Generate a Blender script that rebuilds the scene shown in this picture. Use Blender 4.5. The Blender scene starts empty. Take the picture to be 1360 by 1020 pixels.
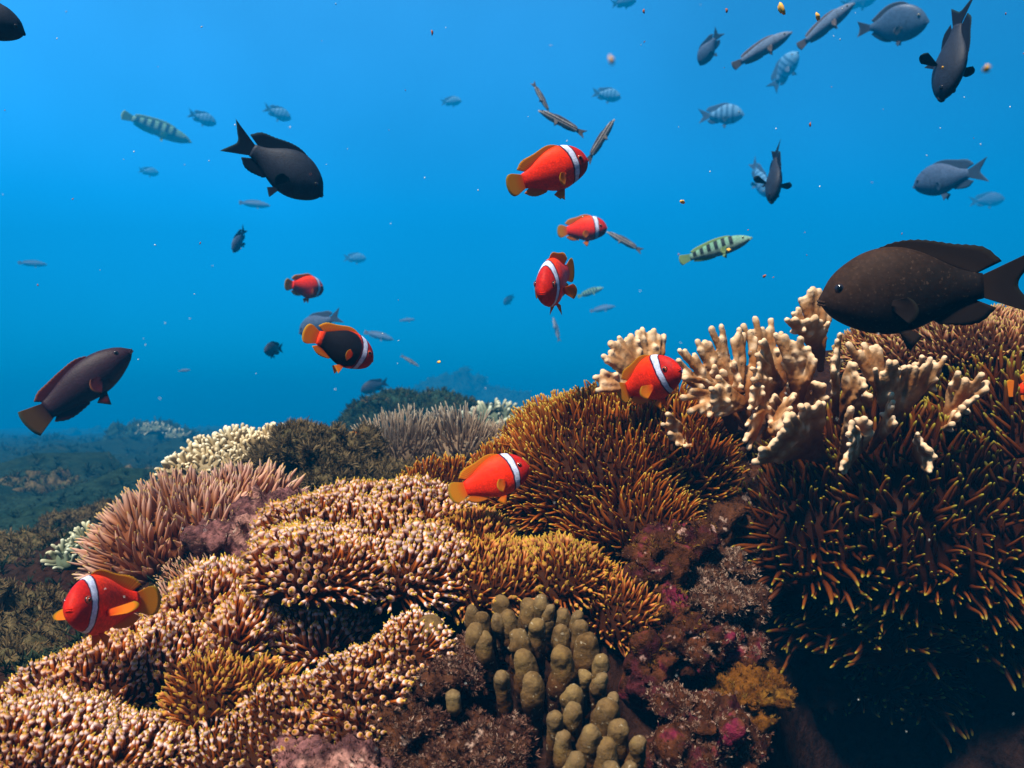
import bpy, math, random
import numpy as np
from mathutils import Vector, Matrix, noise

rng = np.random.default_rng(11)
random.seed(11)
scene = bpy.context.scene
COL = scene.collection

# ------------------------------------------------------------------ camera, world, sun, exposure
F = 1360 * 30 / 36.0                       # focal length in pixels of the photograph
cam_d = bpy.data.cameras.new('camera')
cam_d.lens = 30; cam_d.sensor_width = 36; cam_d.clip_start = 0.02; cam_d.clip_end = 500
cam = bpy.data.objects.new('camera', cam_d); COL.objects.link(cam)
cam.location = (0, 0, 0); cam.rotation_euler = (math.radians(90), 0, 0)
scene.camera = cam
cam_d.dof.use_dof = True; cam_d.dof.focus_distance = 0.95; cam_d.dof.aperture_fstop = 11

SUN_EL, SUN_AZ = math.radians(57), math.radians(212)   # azimuth: 0 = ahead (+Y), clockwise
world = bpy.data.worlds.new('World'); scene.world = world; world.use_nodes = True
wt = world.node_tree; wt.nodes.clear()
wo = wt.nodes.new('ShaderNodeOutputWorld'); bg = wt.nodes.new('ShaderNodeBackground')
sky = wt.nodes.new('ShaderNodeTexSky'); sky.sky_type = 'NISHITA'; sky.sun_disc = False
sky.sun_elevation = SUN_EL; sky.sun_rotation = SUN_AZ
tc = wt.nodes.new('ShaderNodeTexCoord'); sx = wt.nodes.new('ShaderNodeSeparateXYZ')
wt.links.new(tc.outputs['Generated'], sx.inputs[0])
mr = wt.nodes.new('ShaderNodeMapRange'); mr.inputs[1].default_value = -1; mr.inputs[2].default_value = 1
wt.links.new(sx.outputs['Z'], mr.inputs[0])
rmp = wt.nodes.new('ShaderNodeValToRGB')   # daylight filtered by the water: deep below, blue ahead, pale overhead
cr = rmp.color_ramp
WST = [(0.0, (0.0, 0.01, 0.02)), (0.46, (0.0, 0.06, 0.12)), (0.51, (0.0, 0.40, 0.92)), (0.60, (0.03, 0.92, 1.72)),
       (0.70, (0.26, 1.25, 1.9)), (0.84, (0.8, 0.9, 0.8)), (1.0, (1.5, 0.85, 0.42))]
while len(cr.elements) < len(WST): cr.elements.new(0.5)
for e, (p, c) in zip(cr.elements, WST): e.position = p; e.color = (*c, 1)
wt.links.new(mr.outputs[0], rmp.inputs[0])
mrb = wt.nodes.new('ShaderNodeMapRange')   # the water is darker behind the photographer
mrb.inputs[1].default_value = -0.5; mrb.inputs[2].default_value = 0.5; mrb.inputs[3].default_value = 0.14; mrb.inputs[4].default_value = 1.0
wt.links.new(sx.outputs['Y'], mrb.inputs[0])
m1 = wt.nodes.new('ShaderNodeMix'); m1.data_type = 'RGBA'; m1.blend_type = 'MULTIPLY'; m1.inputs[0].default_value = 1
wt.links.new(sky.outputs[0], m1.inputs[6]); wt.links.new(rmp.outputs[0], m1.inputs[7])
m2 = wt.nodes.new('ShaderNodeMix'); m2.data_type = 'RGBA'; m2.blend_type = 'MULTIPLY'; m2.inputs[0].default_value = 1
wt.links.new(m1.outputs[2], m2.inputs[6]); wt.links.new(mrb.outputs[0], m2.inputs[7])
mrx = wt.nodes.new('ShaderNodeMapRange')   # and brighter toward the open water on the left
mrx.inputs[1].default_value = -0.5; mrx.inputs[2].default_value = 0.5; mrx.inputs[3].default_value = 1.06; mrx.inputs[4].default_value = 0.38
wt.links.new(sx.outputs['X'], mrx.inputs[0])
m3 = wt.nodes.new('ShaderNodeMix'); m3.data_type = 'RGBA'; m3.blend_type = 'MULTIPLY'; m3.inputs[0].default_value = 1
wt.links.new(m2.outputs[2], m3.inputs[6]); wt.links.new(mrx.outputs[0], m3.inputs[7])
wn = wt.nodes.new('ShaderNodeTexNoise'); wn.inputs['Scale'].default_value = 3.2; wn.inputs['Detail'].default_value = 3   # ripples of light under the surface
wt.links.new(tc.outputs['Generated'], wn.inputs['Vector'])
wr = wt.nodes.new('ShaderNodeMapRange'); wr.inputs[1].default_value = .3; wr.inputs[2].default_value = .7; wr.inputs[3].default_value = .84; wr.inputs[4].default_value = 1.14
wt.links.new(wn.outputs[0], wr.inputs[0])
m4 = wt.nodes.new('ShaderNodeMix'); m4.data_type = 'RGBA'; m4.blend_type = 'MULTIPLY'; m4.inputs[0].default_value = 1
wt.links.new(m3.outputs[2], m4.inputs[6]); wt.links.new(wr.outputs[0], m4.inputs[7])
wt.links.new(m4.outputs[2], bg.inputs[0]); bg.inputs[1].default_value = 0.098
wt.links.new(bg.outputs[0], wo.inputs[0])

sun_d = bpy.data.lights.new('sun', 'SUN'); sun_d.energy = 5.0; sun_d.angle = math.radians(8); sun_d.color = (1.0, 0.91, 0.78)
sun = bpy.data.objects.new('sun', sun_d); COL.objects.link(sun)
sdir = Vector((math.sin(SUN_AZ) * math.cos(SUN_EL), math.cos(SUN_AZ) * math.cos(SUN_EL), math.sin(SUN_EL)))
sun.rotation_euler = sdir.to_track_quat('Z', 'Y').to_euler(); sun.location = (0, 0, 20)

scene.view_settings.view_transform = 'Standard'; scene.view_settings.look = 'None'
scene.view_settings.exposure = 1.12; scene.view_settings.gamma = 1
scene.cycles.volume_bounces = 0
scene.cycles.max_bounces = 6; scene.cycles.diffuse_bounces = 3
scene.cycles.use_denoising = True

# ------------------------------------------------------------------ helpers
def P(u, v, d):
    if d > 2.0: d = 2.0 + (d - 2.0) * 2.1      # the water is clear: faded things stand far off
    return np.array(((u - 680) / F * d, d, (510 - v) / F * d))

def nrm(a):
    return a / (np.linalg.norm(a, axis=-1, keepdims=True) + 1e-12)

def make_mesh(name, V, Fc, attrs=None, smooth=True, mats=(), midx=None):
    me = bpy.data.meshes.new(name)
    V = np.asarray(V, dtype=np.float32)
    if isinstance(Fc, np.ndarray):
        k = Fc.shape[1]; n = Fc.shape[0]
        me.vertices.add(len(V)); me.vertices.foreach_set('co', V.ravel())
        me.loops.add(n * k); me.loops.foreach_set('vertex_index', Fc.astype(np.int32).ravel())
        me.polygons.add(n); me.polygons.foreach_set('loop_start', np.arange(0, n * k, k, dtype=np.int32))
        me.update(calc_edges=True)
    else:
        me.from_pydata(V.tolist(), [], Fc)
    for nm, arr in (attrs or {}).items():
        a = me.attributes.new(nm, 'FLOAT', 'POINT'); a.data.foreach_set('value', np.asarray(arr, dtype=np.float32))
    for m in mats: me.materials.append(m)
    if midx is not None: me.polygons.foreach_set('material_index', np.asarray(midx, dtype=np.int32))
    if smooth: me.polygons.foreach_set('use_smooth', np.ones(len(me.polygons), dtype=bool))
    me.validate(); me.update()
    return me

def link(name, me, parent=None, mw=None):
    o = bpy.data.objects.new(name, me); COL.objects.link(o)
    if parent is not None: o.parent = parent
    if mw is not None: o.matrix_local = mw
    return o

def tag(o, label=None, cat=None, group=None, kind=None):
    if label: o['label'] = label
    if cat: o['category'] = cat
    if group: o['group'] = group
    if kind: o['kind'] = kind
    return o

def empty(name, loc):
    o = bpy.data.objects.new(name, None); COL.objects.link(o); o.location = Vector(loc); o.empty_display_size = 0.02
    return o

def fnoise(pts, freq, octaves=3, seed=0.0, gain=0.5):
    out = np.zeros(len(pts)); off = Vector((seed * 7.31, seed * 3.17, seed * 5.77))
    for i, p in enumerate(pts):
        v = Vector(p) * freq + off; a = 1.0; s = 0.0
        for _ in range(octaves):
            s += a * noise.noise(v); v = v * 2.07; a *= gain
        out[i] = s
    return out

# ------------------------------------------------------------------ material helpers
def nmat(name):
    m = bpy.data.materials.new(name); m.use_nodes = True
    nt = m.node_tree; b = nt.nodes['Principled BSDF']
    return m, nt, b

def ramp(nt, stops, src, interp='LINEAR'):
    r = nt.nodes.new('ShaderNodeValToRGB'); c = r.color_ramp; c.interpolation = interp
    while len(c.elements) < len(stops): c.elements.new(0.5)
    for e, (p, col) in zip(c.elements, stops): e.position = p; e.color = (*col, 1)
    nt.links.new(src, r.inputs[0]); return r.outputs[0]

def mix(nt, a, b, fac, mode='MIX'):
    m = nt.nodes.new('ShaderNodeMix'); m.data_type = 'RGBA'; m.blend_type = mode
    for sock, val in ((m.inputs[0], fac), (m.inputs[6], a), (m.inputs[7], b)):
        if isinstance(val, (int, float)): sock.default_value = val
        elif isinstance(val, tuple): sock.default_value = (*val, 1)
        else: nt.links.new(val, sock)
    return m.outputs[2]

def math_(nt, op, a, b=None, c=None):
    m = nt.nodes.new('ShaderNodeMath'); m.operation = op
    for i, v in enumerate((a, b, c)):
        if v is None: continue
        if isinstance(v, (int, float)): m.inputs[i].default_value = v
        else: nt.links.new(v, m.inputs[i])
    return m.outputs[0]

def ntex(nt, scale, detail=4, rough=0.55, vec=None, kind='noise'):
    t = nt.nodes.new('ShaderNodeTexNoise' if kind == 'noise' else 'ShaderNodeTexVoronoi')
    t.inputs['Scale'].default_value = scale
    if kind == 'noise':
        t.inputs['Detail'].default_value = detail; t.inputs['Roughness'].default_value = rough
    if vec is None:
        co = nt.nodes.new('ShaderNodeTexCoord'); vec = co.outputs['Object']
    nt.links.new(vec, t.inputs['Vector'])
    return t.outputs[0]

def attr(nt, name):
    a = nt.nodes.new('ShaderNodeAttribute'); a.attribute_name = name; return a.outputs['Fac']

def bump(nt, b, h, strength=0.4, dist=0.004):
    n = nt.nodes.new('ShaderNodeBump'); n.inputs['Strength'].default_value = strength; n.inputs['Distance'].default_value = dist
    nt.links.new(h, n.inputs['Height']); nt.links.new(n.outputs[0], b.inputs['Normal'])

def translucent(nt, b, col, amount):
    tr = nt.nodes.new('ShaderNodeBsdfTranslucent'); ms = nt.nodes.new('ShaderNodeMixShader')
    out = nt.nodes['Material Output']
    nt.links.new(col, tr.inputs[0]); ms.inputs[0].default_value = amount
    nt.links.new(b.outputs[0], ms.inputs[1]); nt.links.new(tr.outputs[0], ms.inputs[2]); nt.links.new(ms.outputs[0], out.inputs[0])

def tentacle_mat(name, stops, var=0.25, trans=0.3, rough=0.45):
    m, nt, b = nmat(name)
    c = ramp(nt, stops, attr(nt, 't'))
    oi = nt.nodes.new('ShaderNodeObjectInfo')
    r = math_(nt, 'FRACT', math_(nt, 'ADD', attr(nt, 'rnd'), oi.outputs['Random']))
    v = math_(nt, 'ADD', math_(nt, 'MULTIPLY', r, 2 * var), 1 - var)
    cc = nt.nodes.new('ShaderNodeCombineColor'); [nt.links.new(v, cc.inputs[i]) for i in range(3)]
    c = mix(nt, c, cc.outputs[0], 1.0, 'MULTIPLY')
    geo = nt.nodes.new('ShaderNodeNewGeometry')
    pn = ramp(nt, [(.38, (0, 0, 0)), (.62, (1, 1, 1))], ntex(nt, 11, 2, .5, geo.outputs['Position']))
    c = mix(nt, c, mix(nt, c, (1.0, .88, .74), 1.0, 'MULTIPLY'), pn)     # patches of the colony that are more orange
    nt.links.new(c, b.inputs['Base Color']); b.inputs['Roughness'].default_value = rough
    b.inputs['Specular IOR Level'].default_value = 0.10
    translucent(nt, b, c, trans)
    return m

def plain_mat(name, c1, c2, scale=60, rough=0.7, bumpd=0.003, bumps=0.6, spec=0.03):
    m, nt, b = nmat(name)
    n = ntex(nt, scale, 6, 0.65)
    nt.links.new(ramp(nt, [(0.3, c1), (0.7, c2)], n), b.inputs['Base Color'])
    b.inputs['Roughness'].default_value = rough; b.inputs['Specular IOR Level'].default_value = spec
    bump(nt, b, n, bumps, bumpd)
    return m

def rock_mat(name, cols, scale=14, fine=90, crust=None, crust_amt=0.62, core=None):
    """patchy encrusted rock: a ramp of growth colours, speckled, with a pale crust in spots"""
    m, nt, b = nmat(name)
    n1 = ntex(nt, scale, 5, 0.6); n2 = ntex(nt, fine, 4, 0.7); n3 = ntex(nt, scale * 3.1, 3, 0.6)
    k = len(cols)
    c = ramp(nt, [(0.3 + 0.4 * i / (k - 1), cols[i]) for i in range(k)], n1)
    sp = ramp(nt, [(0.32, (0.25, 0.25, 0.25)), (0.5, (1, 1, 1)), (0.68, (1.7, 1.7, 1.7))], n2)
    c = mix(nt, c, sp, 0.9, 'MULTIPLY')
    if crust:
        f = ramp(nt, [(crust_amt, (0, 0, 0)), (crust_amt + 0.07, (1, 1, 1))], n3)
        c = mix(nt, c, crust, f)
    if core: c = mix(nt, c, mix(nt, core, sp, 0.9, 'MULTIPLY'), attr(nt, 'core'))      # dead coral rock under the living reef
    nt.links.new(c, b.inputs['Base Color']); b.inputs['Roughness'].default_value = 0.95; b.inputs['Specular IOR Level'].default_value = 0.04
    bump(nt, b, n2, 0.8, 0.006)
    return m

# ------------------------------------------------------------------ ground: one sheet, with the reef's core raised in it
CTRL = [(60, 1000, .68), (250, 1015, .66), (450, 1015, .66), (700, 1010, .68), (150, 890, .85), (350, 890, .83), (430, 870, .92), (550, 880, .83),
        (300, 760, 1.0), (450, 715, 1.02), (560, 700, 1.05), (700, 780, .92), (800, 820, .92), (200, 700, 1.15), (260, 660, 1.25),
        (600, 630, 1.3), (750, 580, 1.2), (830, 545, 1.22), (900, 680, 1.08), (930, 600, 1.14), (1000, 520, 1.24), (1150, 480, 1.3),
        (1300, 460, 1.32), (1400, 460, 1.32), (1600, 450, 1.35), (430, 640, 1.6), (330, 630, 1.75), (560, 625, 1.9), (1100, 440, 1.6), (800, 560, 1.8),
        (1500, 440, 2.0), (60, 960, 1.1), (60, 860, 1.3), (100, 760, 1.7), (930, 900, .95), (950, 1010, .86), (860, 1010, .8)]
CP = np.array([P(*c) for c in CTRL])
LOW = np.array([(.38, .86, -.95), (.55, .9, -.95), (.75, .9, -.95), (.95, .9, -.95), (.33, .7, -.95), (.25, .55, -.9), (.45, .55, -1.0), (.5, .3, -1.0), (1.2, .6, -1.),
                (0, .35, -.75), (-.3, .4, -.65), (.5, 1.02, -.7), (.8, 1.02, -.7), (.42, .98, -.8)])
CPA = np.vstack([CP, LOW])

def ground_z(X, Y):
    sh = X.shape; q = np.stack([X.ravel(), Y.ravel()], 1)
    d2 = ((q[:, None, :] - CPA[None, :, :2]) ** 2).sum(2) + 4e-4
    w = d2 ** -1.6
    z = (w * CPA[None, :, 2]).sum(1) / w.sum(1) - 0.03
    dm = np.sqrt(d2.min(1)); k = np.clip((dm - 0.22) / 0.5, 0, 1); k = k * k * (3 - 2 * k)
    r = np.hypot(q[:, 0], q[:, 1])
    base = -0.42 - np.clip(r - 1.5, 0, 5) * 0.065 - np.clip(r - 8, 0, 45) * 0.045
    ground_z.core = (1 - np.clip((dm - .16) / .5, 0, 1)).reshape(sh)
    return (z * (1 - k) + base * k).reshape(sh)

def axis(lo, hi, step, far, n):
    core = np.arange(lo, hi, step)
    t = np.linspace(0, 1, n)[1:] ** 3
    return np.concatenate([(lo - t * (far + lo))[::-1], core, hi + t * (far - hi)])
xs = axis(-1.4, 1.4, 0.014, 40, 40); ys_core = np.arange(0.2, 3.4, 0.016)
ys = np.concatenate([[-3.5, -2, -1, -.5, -.2, 0], ys_core, 3.4 + (np.linspace(0, 1, 70)[1:] ** 2.2) * 50])
GX, GY = np.meshgrid(xs, ys)
GZ = ground_z(GX, GY); CORE = ground_z.core.ravel()
pts = np.stack([GX.ravel(), GY.ravel(), np.zeros(GX.size)], 1)
rr = np.hypot(pts[:, 0], pts[:, 1])
bumps = fnoise(pts, 1.1, 6, 1.0, .6) * 0.11 * np.clip(rr / 2.3, 0.12, 3.4) + np.abs(fnoise(pts, 6.0, 3, 2.0)) * 0.04
gV = pts.copy(); gV[:, 2] = GZ.ravel() + bumps
ny, nx = GX.shape
ii = np.arange(ny * nx).reshape(ny, nx)
gF = np.stack([ii[:-1, :-1], ii[:-1, 1:], ii[1:, 1:], ii[1:, :-1]], -1).reshape(-1, 4)
M_ground = rock_mat('seabed', [(0.004, 0.012, 0.009), (0.014, 0.030, 0.020), (0.006, 0.018, 0.013), (0.028, 0.040, 0.024)], 5, 60, (0.05, 0.06, 0.045), 0.68, (0.022, 0.009, 0.006))
tag(link('seabed', make_mesh('seabed', gV, gF, {'core': CORE}, mats=[M_ground])), 'rocky seabed overgrown with brown and green algae turf', 'seabed', kind='structure')

def gz(x, y):
    return float(ground_z(np.array([[x]]), np.array([[y]]))[0, 0])

# ------------------------------------------------------------------ the water's haze
hx, y0, y1, z0, z1 = 42, -4.0, 55, -4.6, 10.0
hv = [(x, y, z) for x in (-hx, hx) for y in (y0, y1) for z in (z0, z1)]
hf = [(0, 1, 3, 2), (4, 6, 7, 5), (0, 4, 5, 1), (2, 3, 7, 6), (0, 2, 6, 4), (1, 5, 7, 3)]
mh = bpy.data.materials.new('water haze'); mh.use_nodes = True
nt = mh.node_tree; nt.nodes.clear()
ho = nt.nodes.new('ShaderNodeOutputMaterial'); pv = nt.nodes.new('ShaderNodeVolumePrincipled')
pv.inputs['Color'].default_value = (0.0, 0.36, 0.88, 1); pv.inputs['Density'].default_value = 0.032
pv.inputs['Anisotropy'].default_value = 0.0
nt.links.new(pv.outputs[0], ho.inputs['Volume'])
tag(link('haze', make_mesh('haze', hv, hf, smooth=False, mats=[mh])), 'blue water haze around the reef', 'haze', kind='stuff')

# ------------------------------------------------------------------ blobs -> one organic skin
def ico(sub):
    import bmesh
    bm = bmesh.new(); bmesh.ops.create_icosphere(bm, subdivisions=sub, radius=1)
    V = np.array([v.co for v in bm.verts]); Fc = np.array([[v.index for v in f.verts] for f in bm.faces]); bm.free()
    return V, Fc
ICO = {s: ico(s) for s in (1, 2, 3, 4)}

def merge(parts):
    Vs, Fs, n = [], [], 0
    for V, Fc in parts:
        Vs.append(V); Fs.append(Fc + n); n += len(V)
    return np.vstack(Vs), np.vstack(Fs)

def remesh(parts, voxel, smooth=2):
    V, Fc = merge(parts)
    me = make_mesh('tmp', V, Fc)
    o = link('tmp', me)
    md = o.modifiers.new('r', 'REMESH'); md.mode = 'VOXEL'; md.voxel_size = voxel
    if smooth:
        sm = o.modifiers.new('s', 'SMOOTH'); sm.iterations = smooth; sm.factor = 0.5
    dg = bpy.context.evaluated_depsgraph_get()
    em = o.evaluated_get(dg).to_mesh()
    RV = np.zeros(len(em.vertices) * 3, dtype=np.float32); em.vertices.foreach_get('co', RV)
    RN = np.zeros(len(em.vertices) * 3, dtype=np.float32); em.vertices.foreach_get('normal', RN)
    nq = len(em.polygons); li = np.zeros(len(em.loops), dtype=np.int32); em.loops.foreach_get('vertex_index', li)
    ls = np.zeros(nq, dtype=np.int32); em.polygons.foreach_get('loop_total', ls)
    if (ls == 4).all(): RF = li.reshape(-1, 4)
    else:
        RF = []; k = 0
        for t in ls: RF.append(li[k:k + t].tolist()); k += t
    o.evaluated_get(dg).to_mesh_clear()
    bpy.data.objects.remove(o); bpy.data.meshes.remove(me)
    return RV.reshape(-1, 3).astype(float), RN.reshape(-1, 3).astype(float), RF

def sphere_part(c, r, sub=2, wob=0.0, seed=0.0):
    V, Fc = ICO[sub]
    V = V * np.asarray(r) + np.asarray(c)
    return V, Fc

def capsule_chain(pts, radii, step=0.5):
    out = []
    for i in range(len(pts) - 1):
        a, b = np.asarray(pts[i]), np.asarray(pts[i + 1]); L = np.linalg.norm(b - a)
        n = max(1, int(L / (step * min(radii[i], radii[i + 1]))))
        for k in range(n + (1 if i == len(pts) - 2 else 0)):
            f = k / n; out.append(sphere_part(a + (b - a) * f, radii[i] * (1 - f) + radii[i + 1] * f, 1 if L < 0 else 2))
    return out

# ------------------------------------------------------------------ algae turf tufts (clumps of small curved blades)
def tuft_arch(nb, seed, width=0.10, curl=0.5, spread=0.9):
    r = np.random.default_rng(seed); V, Fc, T = [], [], []
    for k in range(nb):
        az = r.uniform(0, 6.28); tilt = r.uniform(0, spread); h = r.uniform(0.5, 1.0)
        d = np.array([math.cos(az) * math.sin(tilt), math.sin(az) * math.sin(tilt), math.cos(tilt)])
        side = nrm(np.cross(d, r.normal(size=3))); n = len(V)
        bend = np.array([math.cos(az + 1), math.sin(az + 1), -0.2]) * curl * r.uniform(0.2, 1)
        for j, (f, w) in enumerate(((0, 1), (0.4, 1.1), (0.75, 0.8))):
            c = d * h * f + bend * f * f * 0.5
            V += [c - side * width * w * 0.5, c + side * width * w * 0.5]; T += [f, f]
        V.append(d * h + bend * 0.5); T.append(1)
        Fc += [[n, n + 1, n + 3, n + 2], [n + 2, n + 3, n + 5, n + 4], [n + 4, n + 5, n + 6, n + 6]]
    return np.array(V), np.array(Fc), np.array(T)

def tri(Fq):
    a = Fq[:, [0, 1, 2]]; b = Fq[:, [0, 2, 3]]; b = b[b[:, 1] != b[:, 2]]
    return np.vstack([a, b])
TUFTS = [tuft_arch(9, s) for s in range(6)]
TUFTS = [(v, tri(f), t) for v, f, t in TUFTS]

def frame(z, roll):
    z = nrm(z); a = np.array([1.0, 0, 0]) if abs(z[0]) < 0.8 else np.array([0, 1.0, 0])
    x = nrm(np.cross(a, z)); y = np.cross(z, x)
    c, s = math.cos(roll), math.sin(roll)
    return np.stack([x * c + y * s, -x * s + y * c, z], 1)

def tufts_on(name, V, N, n, size, mat, parent, seed=0, want=None):
    """turf growing over a surface given by its vertices and normals"""
    r = np.random.default_rng(seed); ok = np.arange(len(V))
    if want is not None: ok = ok[want(V, N)]
    if len(ok) == 0: return
    pick = r.choice(ok, n, replace=len(ok) < n)
    parts, T, R = [], [], []
    for i in pick:
        v, f, t = TUFTS[r.integers(len(TUFTS))]
        s = size * r.uniform(0.5, 1.3)
        Rm = frame(N[i] + np.array([0, 0, 0.35]) + r.normal(size=3) * 0.3, r.uniform(0, 6.28))
        parts.append((v * s @ Rm.T + V[i] - N[i] * s * 0.15, f)); T.append(t); R.append(np.full(len(v), r.random()))
    vv, ff = merge(parts)
    o = link(name, make_mesh(name, vv, ff, {'t': np.concatenate(T), 'rnd': np.concatenate(R)}, mats=[mat]), parent)
    o['kind'] = 'stuff'
    return o

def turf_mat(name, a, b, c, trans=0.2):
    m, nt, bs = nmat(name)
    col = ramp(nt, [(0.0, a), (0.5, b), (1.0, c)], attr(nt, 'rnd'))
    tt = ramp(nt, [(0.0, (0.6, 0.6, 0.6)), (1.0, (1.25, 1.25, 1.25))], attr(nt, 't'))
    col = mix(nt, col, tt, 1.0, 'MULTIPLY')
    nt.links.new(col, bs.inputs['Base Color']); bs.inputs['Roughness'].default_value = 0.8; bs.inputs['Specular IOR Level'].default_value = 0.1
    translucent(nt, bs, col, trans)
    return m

def rock(name, label, cat, blobs, mat, voxel=0.006, amp=0.012, freq=22, turf=None, group=None, seed=0, lumps=7):
    """blobs: (u, v, d, radius in px across, radius in px up, radius in m in depth)"""
    rl = np.random.default_rng(900 + seed)
    parts = []; c0 = np.mean([P(*b[:3]) for b in blobs], 0)
    for b in blobs:
        s = P(*b[:3])[1] / F
        parts.append(sphere_part(P(*b[:3]) - c0, (b[3] * s, b[5], b[4] * s), 3))
        for _ in range(lumps):
            q = nrm(rl.normal(size=3)); rr_ = rl.uniform(.22, .5) * min(b[3], b[4]) * s
            parts.append(sphere_part(P(*b[:3]) - c0 + q * (b[3] * s, b[5], b[4] * s) * rl.uniform(.85, 1.12), rr_ * rl.uniform(.7, 1.3, 3), 2))
    V, N, Fc = remesh(parts, voxel, 1)
    rel = fnoise(V, freq, 4, seed + .3, 0.6) + .9 * np.abs(fnoise(V, freq * .8, 2, seed + 4.)) - 2.2 * np.clip(fnoise(V, freq * 1.3, 2, seed + 8.) - .10, 0, 1) + .35 * fnoise(V, freq * 5, 2, seed + 2.)
    V = V + N * (rel * amp)[:, None]
    t = tag(empty(name, c0), label, cat, group)
    link('rock_body', make_mesh('rock_body', V, Fc, mats=[mat]), t)
    for k, (n, size, tm, cond) in enumerate(turf or []):
        tufts_on('algae_turf', V, N, n, size, tm, t, seed + k, cond)
    return t
up = lambda V, N: N[:, 2] > 0.05
allover = lambda V, N: (N[:, 2] > -0.5) & (N[:, 1] < 0.6)

# ------------------------------------------------------------------ tentacles and anemones
def tentacle_arch(style, seed):
    r = np.random.default_rng(seed)
    if style == 'bubble':
        ts = np.array([0, .2, .4, .58, .68, .76, .83, .885, .93, .97, 1.0])
        k = r.uniform(0.75, 1.25)
        rad = np.array([.10, .09, .082, .088, (.12 * k), .165 * k, .155 * k, .085, .05, .045, .02])
    elif style == 'slim':           # a weak bulb
        ts = np.array([0, .2, .4, .6, .72, .82, .88, .93, .97, 1.0]); k = r.uniform(0.9, 1.2)
        rad = np.array([.11, .10, .09, .085, .09 * k, .092 * k, .075, .05, .045, .02])
    elif style == 'pointed':
        ts = np.array([0, .15, .3, .45, .6, .75, .88, .95, 1.0])
        rad = np.array([.105, .10, .095, .088, .078, .064, .05, .045, .02])
    elif style == 'fat':            # swollen below a narrowed tip
        ts = np.array([0, .15, .3, .5, .65, .78, .88, .95, 1.0])
        rad = np.array([.12, .125, .13, .14, .135, .105, .06, .045, .02])
    else:                           # stub: blunt coral finger
        ts = np.array([0, .3, .55, .75, .9, .97, 1.0])
        rad = np.array([.17, .16, .16, .165, .15, .10, .03])
    seg = 9 if style == 'bubble' else 7; bx, by = r.normal(size=2) * 0.16; wx, wy = r.normal(size=2) * 0.035
    V, T = [], []
    for t, q in zip(ts, rad):
        cx = bx * t * t + wx * math.sin(t * 6); cy = by * t * t + wy * math.sin(t * 5 + 1)
        for j in range(seg):
            a = 2 * math.pi * j / seg; V.append((cx + q * math.cos(a), cy + q * math.sin(a), t)); T.append(t)
    n = len(V); V.append((bx + wx * math.sin(6), by + wy * math.sin(6), 1.01)); T.append(1)
    Fc = []
    for i in range(len(ts) - 1):
        for j in range(seg):
            a, b = i * seg + j, i * seg + (j + 1) % seg
            Fc.append([a, b, b + seg, a + seg])
    k = (len(ts) - 1) * seg
    for j in range(seg): Fc.append([k + j, k + (j + 1) % seg, n, n])
    return np.array(V), tri(np.array(Fc)), np.array(T)
ARCH = {s: [tentacle_arch(s, 100 + i) for i in range(7)] for s in ('bubble', 'slim', 'pointed', 'fat', 'stub')}
ARCH_ME = {}

def arch_mesh(style, i, mat):
    key = (style, i, mat.name)
    if key not in ARCH_ME:
        v, f, t = ARCH[style][i]
        ARCH_ME[key] = make_mesh('tentacle', v, f, {'t': t, 'rnd': np.full(len(v), i / 7.0)}, mats=[mat])
    return ARCH_ME[key]

ALL_LOBES = []      # every anemone lobe, so that tentacles are not grown inside a neighbour

def lobe_world(l):
    u, v, d, ru, rv, rd = l[:6]; s = P(u, v, d)[1] / F
    return P(u, v, d), np.array([ru * s, rd, rv * s])

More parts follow.
